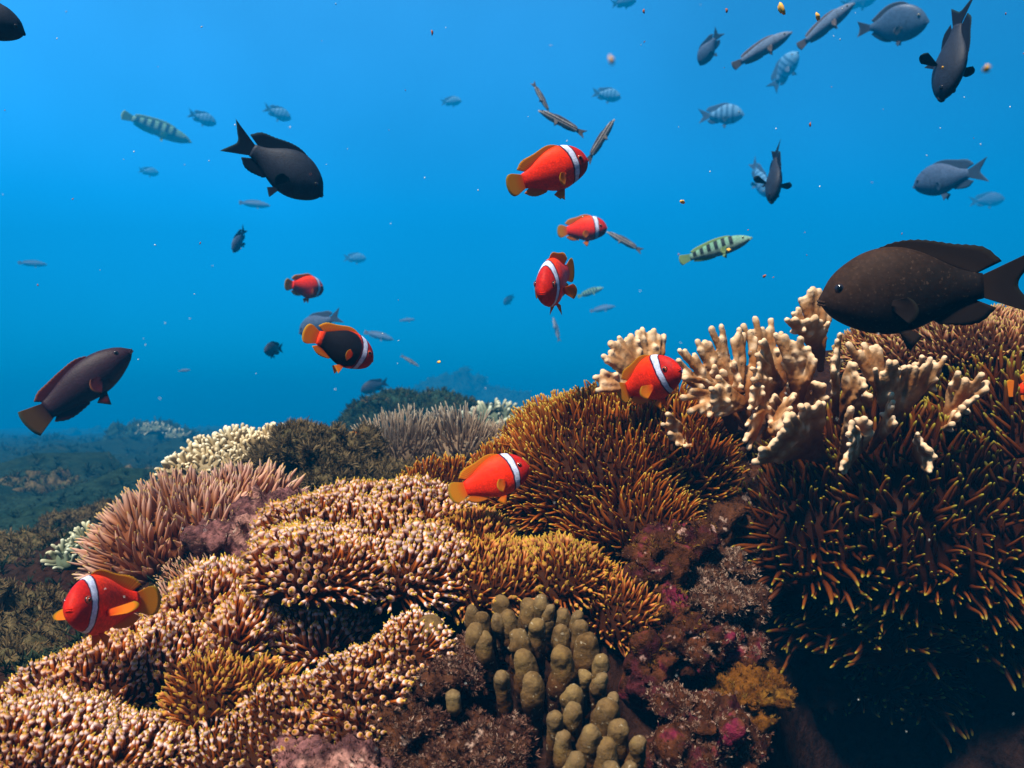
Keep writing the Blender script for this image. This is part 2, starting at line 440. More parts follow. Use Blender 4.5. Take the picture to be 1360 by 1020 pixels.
def anemone(name, label, lobes, styles, mat, skin, length, spacing, wid=1.0, sweep=(0, 0, 0), upb=0.5, jit=0.2, clump=0.75,
            group='anemones crowded over the reef', cat='sea anemone', part='tentacle', indiv=100, keepf=-0.25, seed=0):
    r = np.random.default_rng(500 + seed)
    LW = [lobe_world(l) for l in lobes]
    c0 = np.mean([c for c, _ in LW], 0)
    t = tag(empty(name, c0), label, cat, group)
    # the column and disc
    parts = []
    for c, R in LW: parts.append(sphere_part(c - c0, R, 3))
    V, N, Fc = remesh(parts, max(0.006, min(LW[0][1]) / 12), 3)
    V += N * (fnoise(V, 18, 2, seed, 0.5) * 0.01)[:, None]
    link('oral_disc' if part == 'tentacle' else 'coral_base', make_mesh('oral_disc', V, Fc, mats=[skin]), t)
    W = V + c0
    # candidates on the remeshed skin
    from mathutils.kdtree import KDTree
    view = nrm(-W)
    facing = (N * view).sum(1)
    good = (facing > keepf) & (N[:, 2] > -0.75)
    for c, R in ALL_LOBES_SNAPSHOT:
        if any(np.allclose(c, c2) for c2, _ in LW): continue
        good &= (((W - c) / (R * 0.97)) ** 2).sum(1) > 1
    tri_i = []
    FA = np.array([list(f) for f in Fc]) if not isinstance(Fc, np.ndarray) else Fc
    fg = good[FA].all(1); FA = FA[fg]
    if len(FA) == 0: return t
    A = np.linalg.norm(np.cross(W[FA[:, 1]] - W[FA[:, 0]], W[FA[:, 3]] - W[FA[:, 0]]), axis=1)
    ncand = int(A.sum() / (spacing ** 2) * 4)
    fi = r.choice(len(FA), ncand, p=A / A.sum())
    a, b = r.random(ncand), r.random(ncand)
    q = FA[fi]
    bil = lambda X: (X[q[:, 0]] * ((1 - a) * (1 - b))[:, None] + X[q[:, 1]] * (a * (1 - b))[:, None] + X[q[:, 2]] * (a * b)[:, None] + X[q[:, 3]] * ((1 - a) * b)[:, None])
    CPt, CN = bil(W), nrm(bil(N))
    grid = {}; keep = []
    for i in range(ncand):
        p = CPt[i]; k = tuple((p / spacing).astype(int)); bad = False
        for dx in (-1, 0, 1):
            for dy in (-1, 0, 1):
                for dz in (-1, 0, 1):
                    for j in grid.get((k[0] + dx, k[1] + dy, k[2] + dz), ()):
                        if ((CPt[j] - p) ** 2).sum() < spacing * spacing: bad = True; break
                    if bad: break
                if bad: break
            if bad: break
        if not bad: grid.setdefault(k, []).append(i); keep.append(i)
    Pk, Nk = CPt[keep], CN[keep]
    D = np.zeros_like(Pk); LL = np.zeros(len(Pk))
    sw = np.array(sweep, dtype=float)
    for i in range(len(Pk)):
        nv = np.array(noise.noise_vector(Vector(Pk[i]) * 9.0 + Vector((seed, 0, 0))))
        D[i] = nrm(Nk[i] + np.array([0, 0, upb]) + sw + nv * clump + r.normal(size=3) * jit)
        LL[i] = length * r.uniform(0.75, 1.2) * (1 + 0.35 * noise.noise(Vector(Pk[i]) * 14.0))
    # the ones that show largest become parts of their own
    dist = np.linalg.norm(Pk, axis=1)
    vis = np.clip((Nk * nrm(-Pk)).sum(1) + 0.5, 0.05, 1.5)
    score = LL / dist * vis
    order = np.argsort(-score); solo = set(order[:indiv].tolist())
    parts, TT, RR = [], [], []
    for i in range(len(Pk)):
        s = styles[r.integers(len(styles))]; ai = r.integers(7)
        Rm = frame(D[i], r.uniform(0, 6.28)); L = LL[i]; w = L * wid * r.uniform(0.85, 1.15)
        org = Pk[i] - D[i] * L * 0.12 - c0
        if i in solo:
            M = Matrix(((*(Rm[0] * (w, w, L)), org[0]), (*(Rm[1] * (w, w, L)), org[1]), (*(Rm[2] * (w, w, L)), org[2]), (0, 0, 0, 1)))
            link(part, arch_mesh(s, ai, mat), t, M)
        else:
            v, f, tt = ARCH[s][ai]
            parts.append(((v * (w, w, L)) @ Rm.T + org, f)); TT.append(tt); RR.append(np.full(len(v), r.random()))
    if parts:
        vv, ff = merge(parts)
        o = link(part + 's', make_mesh(part + 's', vv, ff, {'t': np.concatenate(TT), 'rnd': np.concatenate(RR)}, mats=[mat]), t)
        o['kind'] = 'stuff'
    return t

BRN = [(0.0, (0.08, 0.018, 0.003)), (0.45, (0.30, 0.068, 0.007)), (0.64, (0.54, 0.165, 0.03)), (0.72, (0.94, 0.75, 0.74)), (0.81, (0.93, 0.67, 0.62)), (0.87, (0.55, 0.26, 0.04)), (0.92, (0.46, 0.28, 0.03)), (1.0, (0.58, 0.5, 0.08))]  # brown bases darkened further, painting shade into the gaps below the bulbs
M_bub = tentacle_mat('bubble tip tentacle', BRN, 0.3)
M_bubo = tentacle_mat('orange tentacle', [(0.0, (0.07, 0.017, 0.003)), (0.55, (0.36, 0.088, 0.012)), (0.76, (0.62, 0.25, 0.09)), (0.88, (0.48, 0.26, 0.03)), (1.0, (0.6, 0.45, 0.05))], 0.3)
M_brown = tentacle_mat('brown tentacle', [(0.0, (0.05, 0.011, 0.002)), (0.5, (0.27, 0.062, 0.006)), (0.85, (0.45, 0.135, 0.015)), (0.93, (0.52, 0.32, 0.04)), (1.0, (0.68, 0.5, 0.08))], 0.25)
M_dark = tentacle_mat('deep brown tentacle', [(0.0, (0.03, 0.006, 0.001)), (0.5, (0.12, 0.027, 0.0035)), (0.86, (0.19, 0.055, 0.008)), (0.94, (0.28, 0.20, 0.022)), (1.0, (0.36, 0.34, 0.05))], 0.25)  # brown lowered so the hanging anemone's shade is in its colour
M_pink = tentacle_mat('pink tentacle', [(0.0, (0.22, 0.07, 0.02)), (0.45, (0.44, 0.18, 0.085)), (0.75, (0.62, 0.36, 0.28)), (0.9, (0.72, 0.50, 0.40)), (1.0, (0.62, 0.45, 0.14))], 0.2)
M_grey = tentacle_mat('grey tentacle', [(0.0, (0.16, 0.10, 0.07)), (0.5, (0.36, 0.27, 0.20)), (0.85, (0.52, 0.43, 0.34)), (1.0, (0.72, 0.66, 0.52))], 0.25)
M_pale = tentacle_mat('pale coral branch', [(0.0, (0.22, 0.16, 0.08)), (0.6, (0.46, 0.38, 0.22)), (0.9, (0.75, 0.68, 0.48)), (1.0, (0.85, 0.8, 0.62))], 0.2, 0.05, 0.7)
S_brown = plain_mat('brown anemone skin', (0.018, 0.005, 0.0016), (0.04, 0.011, 0.003), 30, 0.6)  # brown skin darkened so gaps between tentacles look shaded
S_dark = plain_mat('dark anemone skin', (0.016, 0.004, 0.0015), (0.032, 0.008, 0.0025), 30, 0.55)
S_pink = plain_mat('pink anemone skin', (0.10, 0.03, 0.012), (0.19, 0.065, 0.028), 30, 0.55)
S_grey = plain_mat('grey anemone skin', (0.12, 0.08, 0.05), (0.2, 0.14, 0.09), 30, 0.6)

AN = [
 dict(label='big domed anemone thick with white bulb tips, at the crest behind a dark hollow', lobes=[(455, 715, 1.0, 100, 55, .09), (545, 700, 1.02, 75, 50, .08), (435, 754, .90, 92, 44, .08), (560, 765, .91, 72, 42, .065), (500, 725, .96, 60, 40, .06)], styles=['bubble', 'bubble', 'slim'], mat='bub', L=0.0200, sp=0.0046, wid=0.728, seed=1),
 dict(label='orange brown anemone with upright tentacles just below the pink crusted rock', lobes=[(292, 812, .92, 62, 48, .065), (325, 850, .86, 36, 40, .045), (425, 848, .89, 62, 36, .05)], styles=['slim', 'bubble', 'fat'], mat='bub', L=0.0215, sp=0.0046, wid=0.728, seed=2),
 dict(label='pale lilac bulbed anemone directly below the clownfish that faces the camera', lobes=[(165, 905, .83, 80, 60, .08), (105, 935, .80, 70, 55, .07), (230, 890, .84, 70, 50, .06)], styles=['bubble', 'fat', 'bubble'], mat='bub', L=0.0171, sp=0.0043, wid=0.728, seed=3),
 dict(label='whitish bulbed anemone filling the bottom left corner of the reef', lobes=[(70, 1010, .70, 110, 60, .07), (180, 1020, .70, 80, 50, .06), (-40, 1000, .72, 80, 60, .06)], styles=['bubble', 'fat', 'bubble'], mat='bub', L=0.0145, sp=0.0037, wid=0.728, seed=4),
 dict(label='dull orange thin tipped anemone in the dip between two whiter bulbed ones', lobes=[(290, 935, .76, 62, 52, .05), (345, 925, .77, 42, 42, .04)], styles=['slim', 'bubble'], mat='bubo', L=0.0178, sp=0.0046, wid=0.720, seed=5),
 dict(label='small white bulbed anemone curled into a fold, left of the finger coral', lobes=[(485, 912, .76, 60, 34, .05), (545, 868, .80, 50, 38, .045)], styles=['bubble'], mat='bub', L=0.0151, sp=0.0044, wid=0.728, seed=6),
 dict(label='bulbed anemone at the bottom edge beside the lowest fuzzy rock', lobes=[(390, 985, .72, 80, 55, .06), (310, 1010, .70, 70, 45, .05), (465, 985, .72, 45, 60, .05)], styles=['bubble', 'slim'], mat='bub', L=0.0155, sp=0.0044, wid=0.728, seed=7),
 dict(label='orange gold anemone ridge with short tentacles running behind the finger coral', lobes=[(655, 775, .92, 90, 45, .07), (735, 775, .92, 70, 42, .06), (630, 735, .98, 60, 45, .06)], styles=['slim', 'bubble'], mat='bubo', L=0.0178, sp=0.0045, wid=0.720, seed=8),
 dict(label='small golden anemone tuft right of the finger coral, against the magenta rock', lobes=[(818, 815, .91, 52, 44, .05)], styles=['slim', 'fat'], mat='bubo', L=0.0168, sp=0.0046, wid=0.720, seed=9),
 dict(label='brown anemone with thin yellow tipped tentacles right behind the yellow tailed clownfish', lobes=[(700, 650, 1.12, 75, 55, .07), (610, 660, 1.15, 80, 40, .06)], styles=['pointed', 'slim'], mat='brown', L=0.0209, sp=0.0054, wid=0.754, seed=10),
 dict(label='wide rich brown anemone with pointed yellow tips, sloping up to the round fire coral', lobes=[(790, 640, 1.12, 120, 100, .12), (850, 600, 1.16, 110, 85, .1), (745, 600, 1.2, 75, 55, .09), (830, 700, 1.05, 90, 60, .08), (900, 640, 1.12, 75, 85, .08)], styles=['pointed'], mat='brown', L=0.0249, sp=0.0055, wid=0.754, sweep=(-.1, 0, .1), seed=11),
 dict(label='huge dark red brown anemone hanging over the black hollow, its tips dotted green', lobes=[(1200, 690, 1.13, 205, 135, .2), (1340, 660, 1.1, 130, 150, .17), (1080, 710, 1.08, 95, 90, .1), (1285, 580, 1.16, 125, 62, .12), (1190, 610, 1.16, 120, 60, .1), (1150, 795, 1.14, 140, 75, .13), (1320, 800, 1.12, 160, 85, .14), (1190, 880, 1.18, 130, 60, .1), (1340, 890, 1.16, 140, 60, .1)], styles=['pointed'], mat='dark', skin='dark', L=0.0426, sp=0.0084, wid=0.720, sweep=(-.1, -.1, 0), seed=12),
 dict(label='pinkish tan short tentacled anemone on the ridge beneath the big brown damselfish', lobes=[(1290, 470, 1.22, 120, 48, .13), (1390, 470, 1.2, 90, 60, .12), (1180, 480, 1.25, 60, 40, .1)], styles=['slim', 'pointed', 'fat'], mat='pinkb', L=0.0153, sp=0.0049, wid=1.00, seed=13),
 dict(label='pink anemone with long swollen tentacles, below the cream branching coral', lobes=[(250, 715, 1.1, 90, 62, .09), (205, 745, 1.05, 58, 62, .07), (310, 690, 1.15, 75, 46, .07)], styles=['fat', 'pointed', 'pointed'], mat='pink', skin='pink', L=0.0346, sp=0.0061, wid=0.615, sweep=(-.15, 0, .1), seed=14),
 dict(label='small salmon anemone with fine tentacles between the pink one and the orange carpet', lobes=[(265, 775, 1.0, 45, 28, .04), (235, 815, .97, 45, 28, .04)], styles=['pointed'], mat='pink', skin='pink', L=0.0211, sp=0.0040, wid=0.648, sweep=(-.5, 0, 0), seed=15),
 dict(label='grey brown anemone with long fine tentacles before the dark green mound', lobes=[(545, 605, 1.85, 62, 32, .1), (600, 600, 1.85, 50, 28, .09)], styles=['pointed'], mat='grey', skin='grey', L=0.0557, sp=0.0076, wid=0.360, seed=16),
 dict(label='low pale grey anemone between the taller grey one and the brown slope', lobes=[(660, 600, 1.9, 60, 22, .08)], styles=['pointed'], mat='grey', skin='grey', L=0.0392, sp=0.0076, wid=0.360, seed=17),
]
M_pinkb = tentacle_mat('tan pink tentacle', [(0.0, (0.13, 0.04, 0.012)), (0.5, (0.36, 0.13, 0.05)), (0.8, (0.56, 0.30, 0.18)), (0.9, (0.55, 0.42, 0.12)), (1.0, (0.62, 0.5, 0.14))], 0.25)
TM = dict(bub=M_bub, bubo=M_bubo, brown=M_brown, dark=M_dark, pink=M_pink, grey=M_grey, pinkb=M_pinkb)
SM = dict(dark=S_dark, pink=S_pink, grey=S_grey)
ALL_LOBES_SNAPSHOT = [lobe_world(l) for a in AN for l in a['lobes']]
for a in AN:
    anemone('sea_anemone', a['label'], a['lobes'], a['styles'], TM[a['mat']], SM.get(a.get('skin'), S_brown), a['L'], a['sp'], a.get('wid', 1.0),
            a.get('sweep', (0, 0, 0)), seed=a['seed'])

# ------------------------------------------------------------------ rocks
T_brown = turf_mat('brown turf', (0.05, 0.035, 0.015), (0.13, 0.09, 0.04), (0.22, 0.16, 0.08))
T_green = turf_mat('green turf', (0.015, 0.03, 0.015), (0.04, 0.065, 0.03), (0.09, 0.11, 0.05))
T_red = turf_mat('red brown turf', (0.03, 0.008, 0.006), (0.09, 0.03, 0.018), (0.26, 0.14, 0.10))
T_crust = turf_mat('pale crusty turf', (0.07, 0.028, 0.018), (0.24, 0.135, 0.09), (0.5, 0.35, 0.26))
T_amber = turf_mat('amber turf', (0.05, 0.016, 0.003), (0.13, 0.05, 0.008), (0.27, 0.15, 0.025))
R_mag = rock_mat('magenta crusted rock', [(0.008, 0.003, 0.003), (0.05, 0.010, 0.013), (0.035, 0.012, 0.005), (0.07, 0.022, 0.009), (0.13, 0.012, 0.035), (0.03, 0.010, 0.006)], 18, 130, (0.40, 0.24, 0.20), 0.64)
R_brn = rock_mat('brown crusted rock', [(0.012, 0.006, 0.004), (0.07, 0.026, 0.012), (0.03, 0.012, 0.008), (0.12, 0.05, 0.024)], 18, 120, (0.42, 0.28, 0.22), 0.63)
R_pink = rock_mat('pink crusted rock', [(0.03, 0.014, 0.014), (0.20, 0.085, 0.08), (0.06, 0.025, 0.026), (0.34, 0.17, 0.14), (0.05, 0.02, 0.02)], 18, 130, (0.55, 0.42, 0.33), 0.64)
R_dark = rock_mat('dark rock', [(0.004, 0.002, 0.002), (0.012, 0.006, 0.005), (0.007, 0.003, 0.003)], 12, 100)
R_moss = rock_mat('mossy rock', [(0.03, 0.028, 0.014), (0.10, 0.075, 0.035), (0.05, 0.045, 0.02), (0.15, 0.11, 0.055)], 12, 90, (0.24, 0.13, 0.09), 0.68)
R_green = rock_mat('dark green rock', [(0.006, 0.018, 0.013), (0.018, 0.04, 0.026), (0.010, 0.026, 0.018)], 3, 30)
R_amber = rock_mat('amber ledge', [(0.03, 0.010, 0.002), (0.12, 0.045, 0.006), (0.06, 0.02, 0.003), (0.20, 0.10, 0.014)], 22, 110)

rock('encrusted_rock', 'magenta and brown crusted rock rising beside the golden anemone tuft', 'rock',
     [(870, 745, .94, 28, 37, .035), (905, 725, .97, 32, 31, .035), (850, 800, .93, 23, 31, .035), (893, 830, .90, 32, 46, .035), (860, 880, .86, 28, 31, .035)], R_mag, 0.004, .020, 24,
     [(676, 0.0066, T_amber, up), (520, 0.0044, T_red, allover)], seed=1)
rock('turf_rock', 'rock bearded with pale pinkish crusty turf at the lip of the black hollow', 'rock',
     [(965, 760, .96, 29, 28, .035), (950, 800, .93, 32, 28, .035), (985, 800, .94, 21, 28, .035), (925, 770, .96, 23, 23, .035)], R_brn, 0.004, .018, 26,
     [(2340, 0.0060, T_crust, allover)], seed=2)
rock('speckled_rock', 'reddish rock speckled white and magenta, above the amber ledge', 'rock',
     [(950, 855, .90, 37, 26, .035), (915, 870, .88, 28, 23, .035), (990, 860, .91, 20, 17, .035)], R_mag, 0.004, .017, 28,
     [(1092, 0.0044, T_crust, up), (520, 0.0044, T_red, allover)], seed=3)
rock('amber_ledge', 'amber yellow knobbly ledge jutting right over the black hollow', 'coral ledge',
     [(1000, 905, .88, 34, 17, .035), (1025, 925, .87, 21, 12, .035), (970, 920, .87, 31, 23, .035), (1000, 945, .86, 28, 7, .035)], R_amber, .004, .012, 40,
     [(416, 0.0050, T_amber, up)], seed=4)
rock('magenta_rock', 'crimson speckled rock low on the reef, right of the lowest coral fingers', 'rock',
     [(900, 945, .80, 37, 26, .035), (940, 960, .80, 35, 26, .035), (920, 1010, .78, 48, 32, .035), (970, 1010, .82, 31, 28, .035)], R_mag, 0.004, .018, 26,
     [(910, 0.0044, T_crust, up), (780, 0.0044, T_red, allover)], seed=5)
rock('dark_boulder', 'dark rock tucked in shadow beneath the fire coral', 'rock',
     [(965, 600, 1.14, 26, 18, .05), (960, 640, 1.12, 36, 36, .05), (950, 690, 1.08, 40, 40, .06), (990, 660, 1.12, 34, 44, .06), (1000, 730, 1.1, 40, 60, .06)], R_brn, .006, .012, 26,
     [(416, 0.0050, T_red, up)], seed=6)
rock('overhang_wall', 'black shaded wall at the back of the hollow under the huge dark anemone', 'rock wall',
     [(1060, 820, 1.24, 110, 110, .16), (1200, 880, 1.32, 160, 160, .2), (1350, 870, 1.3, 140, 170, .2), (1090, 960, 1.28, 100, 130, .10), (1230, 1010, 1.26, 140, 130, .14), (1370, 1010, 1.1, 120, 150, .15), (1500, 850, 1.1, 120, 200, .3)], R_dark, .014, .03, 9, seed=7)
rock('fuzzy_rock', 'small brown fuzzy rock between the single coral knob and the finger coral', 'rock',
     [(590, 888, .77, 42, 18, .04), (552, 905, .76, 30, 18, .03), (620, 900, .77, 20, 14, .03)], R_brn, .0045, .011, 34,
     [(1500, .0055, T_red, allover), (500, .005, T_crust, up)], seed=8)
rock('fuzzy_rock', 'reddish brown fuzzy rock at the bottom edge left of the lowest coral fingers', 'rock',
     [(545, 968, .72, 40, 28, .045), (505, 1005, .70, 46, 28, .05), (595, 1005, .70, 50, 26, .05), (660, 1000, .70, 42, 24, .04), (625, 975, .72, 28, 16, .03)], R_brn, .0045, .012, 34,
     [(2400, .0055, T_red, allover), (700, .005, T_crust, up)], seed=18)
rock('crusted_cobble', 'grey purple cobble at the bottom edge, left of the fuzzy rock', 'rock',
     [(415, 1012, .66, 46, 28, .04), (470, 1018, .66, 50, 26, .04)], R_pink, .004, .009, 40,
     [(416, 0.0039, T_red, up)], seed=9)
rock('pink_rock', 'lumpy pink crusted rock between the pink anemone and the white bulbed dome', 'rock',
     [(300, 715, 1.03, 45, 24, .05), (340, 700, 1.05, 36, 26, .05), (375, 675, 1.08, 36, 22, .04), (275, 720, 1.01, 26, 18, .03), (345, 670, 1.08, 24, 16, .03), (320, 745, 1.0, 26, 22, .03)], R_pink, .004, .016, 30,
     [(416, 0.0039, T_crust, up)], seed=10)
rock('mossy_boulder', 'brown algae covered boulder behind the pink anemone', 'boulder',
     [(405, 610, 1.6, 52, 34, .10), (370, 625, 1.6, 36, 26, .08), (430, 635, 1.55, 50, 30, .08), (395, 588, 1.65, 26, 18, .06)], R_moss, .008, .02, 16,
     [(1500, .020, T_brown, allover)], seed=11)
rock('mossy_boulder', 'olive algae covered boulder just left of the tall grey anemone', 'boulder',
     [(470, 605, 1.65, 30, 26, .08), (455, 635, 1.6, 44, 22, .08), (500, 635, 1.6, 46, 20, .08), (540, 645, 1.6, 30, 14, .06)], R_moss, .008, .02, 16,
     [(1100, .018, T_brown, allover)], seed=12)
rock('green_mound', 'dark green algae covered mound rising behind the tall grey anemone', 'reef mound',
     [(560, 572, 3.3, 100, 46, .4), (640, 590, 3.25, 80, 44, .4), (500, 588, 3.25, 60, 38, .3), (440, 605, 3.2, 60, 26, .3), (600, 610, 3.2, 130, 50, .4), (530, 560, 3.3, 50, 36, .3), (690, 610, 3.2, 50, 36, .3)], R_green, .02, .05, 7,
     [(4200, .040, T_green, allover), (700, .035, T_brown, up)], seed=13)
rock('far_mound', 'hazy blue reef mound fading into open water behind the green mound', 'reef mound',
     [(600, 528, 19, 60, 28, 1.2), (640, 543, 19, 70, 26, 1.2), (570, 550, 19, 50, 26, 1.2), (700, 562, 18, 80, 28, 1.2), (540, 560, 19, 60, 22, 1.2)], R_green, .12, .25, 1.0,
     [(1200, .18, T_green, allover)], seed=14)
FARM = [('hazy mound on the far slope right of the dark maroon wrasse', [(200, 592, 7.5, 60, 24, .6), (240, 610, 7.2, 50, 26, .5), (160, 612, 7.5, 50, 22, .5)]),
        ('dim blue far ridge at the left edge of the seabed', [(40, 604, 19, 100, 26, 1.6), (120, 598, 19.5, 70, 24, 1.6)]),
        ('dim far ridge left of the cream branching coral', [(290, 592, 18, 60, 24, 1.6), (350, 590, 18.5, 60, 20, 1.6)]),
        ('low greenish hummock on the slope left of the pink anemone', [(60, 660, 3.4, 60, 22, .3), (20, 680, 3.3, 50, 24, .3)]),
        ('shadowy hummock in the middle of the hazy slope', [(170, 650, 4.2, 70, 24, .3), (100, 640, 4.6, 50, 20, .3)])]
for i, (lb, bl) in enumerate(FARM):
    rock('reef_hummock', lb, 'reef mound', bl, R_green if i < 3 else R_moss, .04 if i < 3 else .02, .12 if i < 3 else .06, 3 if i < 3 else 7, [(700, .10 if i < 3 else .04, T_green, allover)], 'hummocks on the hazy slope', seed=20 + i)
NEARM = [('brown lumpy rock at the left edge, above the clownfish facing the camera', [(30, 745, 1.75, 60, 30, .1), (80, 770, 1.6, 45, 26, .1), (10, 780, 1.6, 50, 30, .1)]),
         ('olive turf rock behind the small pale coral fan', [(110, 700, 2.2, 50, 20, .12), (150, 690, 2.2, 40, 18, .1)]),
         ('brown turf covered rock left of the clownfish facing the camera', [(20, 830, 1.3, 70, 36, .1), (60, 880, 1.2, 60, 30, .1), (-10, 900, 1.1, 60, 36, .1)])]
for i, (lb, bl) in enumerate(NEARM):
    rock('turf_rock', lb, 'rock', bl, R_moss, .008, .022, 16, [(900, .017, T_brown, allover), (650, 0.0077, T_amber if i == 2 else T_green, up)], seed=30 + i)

# turf over the open seabed
T_sea = turf_mat('seabed turf', (0.004, 0.014, 0.009), (0.013, 0.032, 0.019), (0.035, 0.05, 0.026))
qc = gV[gF].mean(1); gd = np.hypot(qc[:, 0], qc[:, 1])
sel = np.where((qc[:, 1] > .7) & (qc[:, 1] < 22) & (np.abs(qc[:, 0]) < qc[:, 1] * .72 + .2) & (qc[:, 0] < .2 + qc[:, 1] * .2) & ((qc[:, 0] < -.35 * qc[:, 1]) | (qc[:, 1] > 2.2)))[0]
ar = np.linalg.norm(np.cross(gV[gF[sel, 1]] - gV[gF[sel, 0]], gV[gF[sel, 3]] - gV[gF[sel, 0]]), axis=1) / gd[sel] ** 1.9
parts, T, R = [], [], []
for q in rng.choice(sel, 15000, p=ar / ar.sum()):
    a, b = rng.random(2); c4 = gV[gF[q]]
    p = (c4[0] * (1 - a) + c4[1] * a) * (1 - b) + (c4[3] * (1 - a) + c4[2] * a) * b
    dd = np.hypot(p[0], p[1])
    if noise.noise(Vector((p[0] * 2.5, p[1] * 2.5, 3))) < -.15: continue
    v, f, t = TUFTS[rng.integers(6)]; sz = (.008 + .0075 * dd) * rng.uniform(.4, 1.3)
    parts.append((v * sz * (1.3, 1.3, .8) @ frame(np.array([0, 0, 1]) + rng.normal(size=3) * .25, rng.uniform(0, 6)).T + p, f)); T.append(t); R.append(np.full(len(v), rng.random()))
vv, ff = merge(parts)
tag(link('seabed_turf', make_mesh('seabed_turf', vv, ff, {'t': np.concatenate(T), 'rnd': np.concatenate(R)}, mats=[T_sea])), 'short algae turf covering the open seabed at the left', 'algae', kind='stuff')

# ------------------------------------------------------------------ corals
def tip_mat(name, stops, rough=0.75, fine=140, mottle=False):
    m, nt, b = nmat(name)
    n = ntex(nt, fine, 3, 0.6)
    c = ramp(nt, stops, attr(nt, 't'))
    c = mix(nt, c, ramp(nt, [(0.3, (0.8, 0.8, 0.8)), (0.7, (1.12, 1.12, 1.12))], n), 1.0, 'MULTIPLY')
    if mottle:      # olive and grey growth, pale flecks
        c = mix(nt, c, ramp(nt, [(.35, (.55, .5, .42)), (.5, (1, 1, 1)), (.65, (1.25, 1.3, 1.15))], ntex(nt, 38, 4, .65)), 1.0, 'MULTIPLY')
        c = mix(nt, c, (.38, .32, .22), ramp(nt, [(.66, (0, 0, 0)), (.72, (.7, .7, .7))], ntex(nt, 210, 2, .5)))
    nt.links.new(c, b.inputs['Base Color']); b.inputs['Roughness'].default_value = rough; b.inputs['Specular IOR Level'].default_value = 0.08
    bump(nt, b, n, 0.6 if mottle else 0.4, 0.002)
    return m
M_fire = tip_mat('fire coral', [(0.0, (0.88, 0.79, 0.68)), (0.09, (0.78, 0.57, 0.37)), (0.22, (0.47, 0.255, 0.115)), (0.5, (0.31, 0.12, 0.036)), (1.0, (0.17, 0.05, 0.012))])
M_finger = tip_mat('finger coral', [(0.0, (0.19, 0.135, 0.07)), (0.25, (0.14, 0.083, 0.032)), (0.6, (0.075, 0.031, 0.010)), (1.0, (0.035, 0.012, 0.005))], 0.9, 300, mottle=True)

def near_t(V, tips, scale):
    d = np.full(len(V), 9.0)
    for t in tips: d = np.minimum(d, np.linalg.norm(V - t, axis=1))
    return np.clip(d / scale, 0, 1)

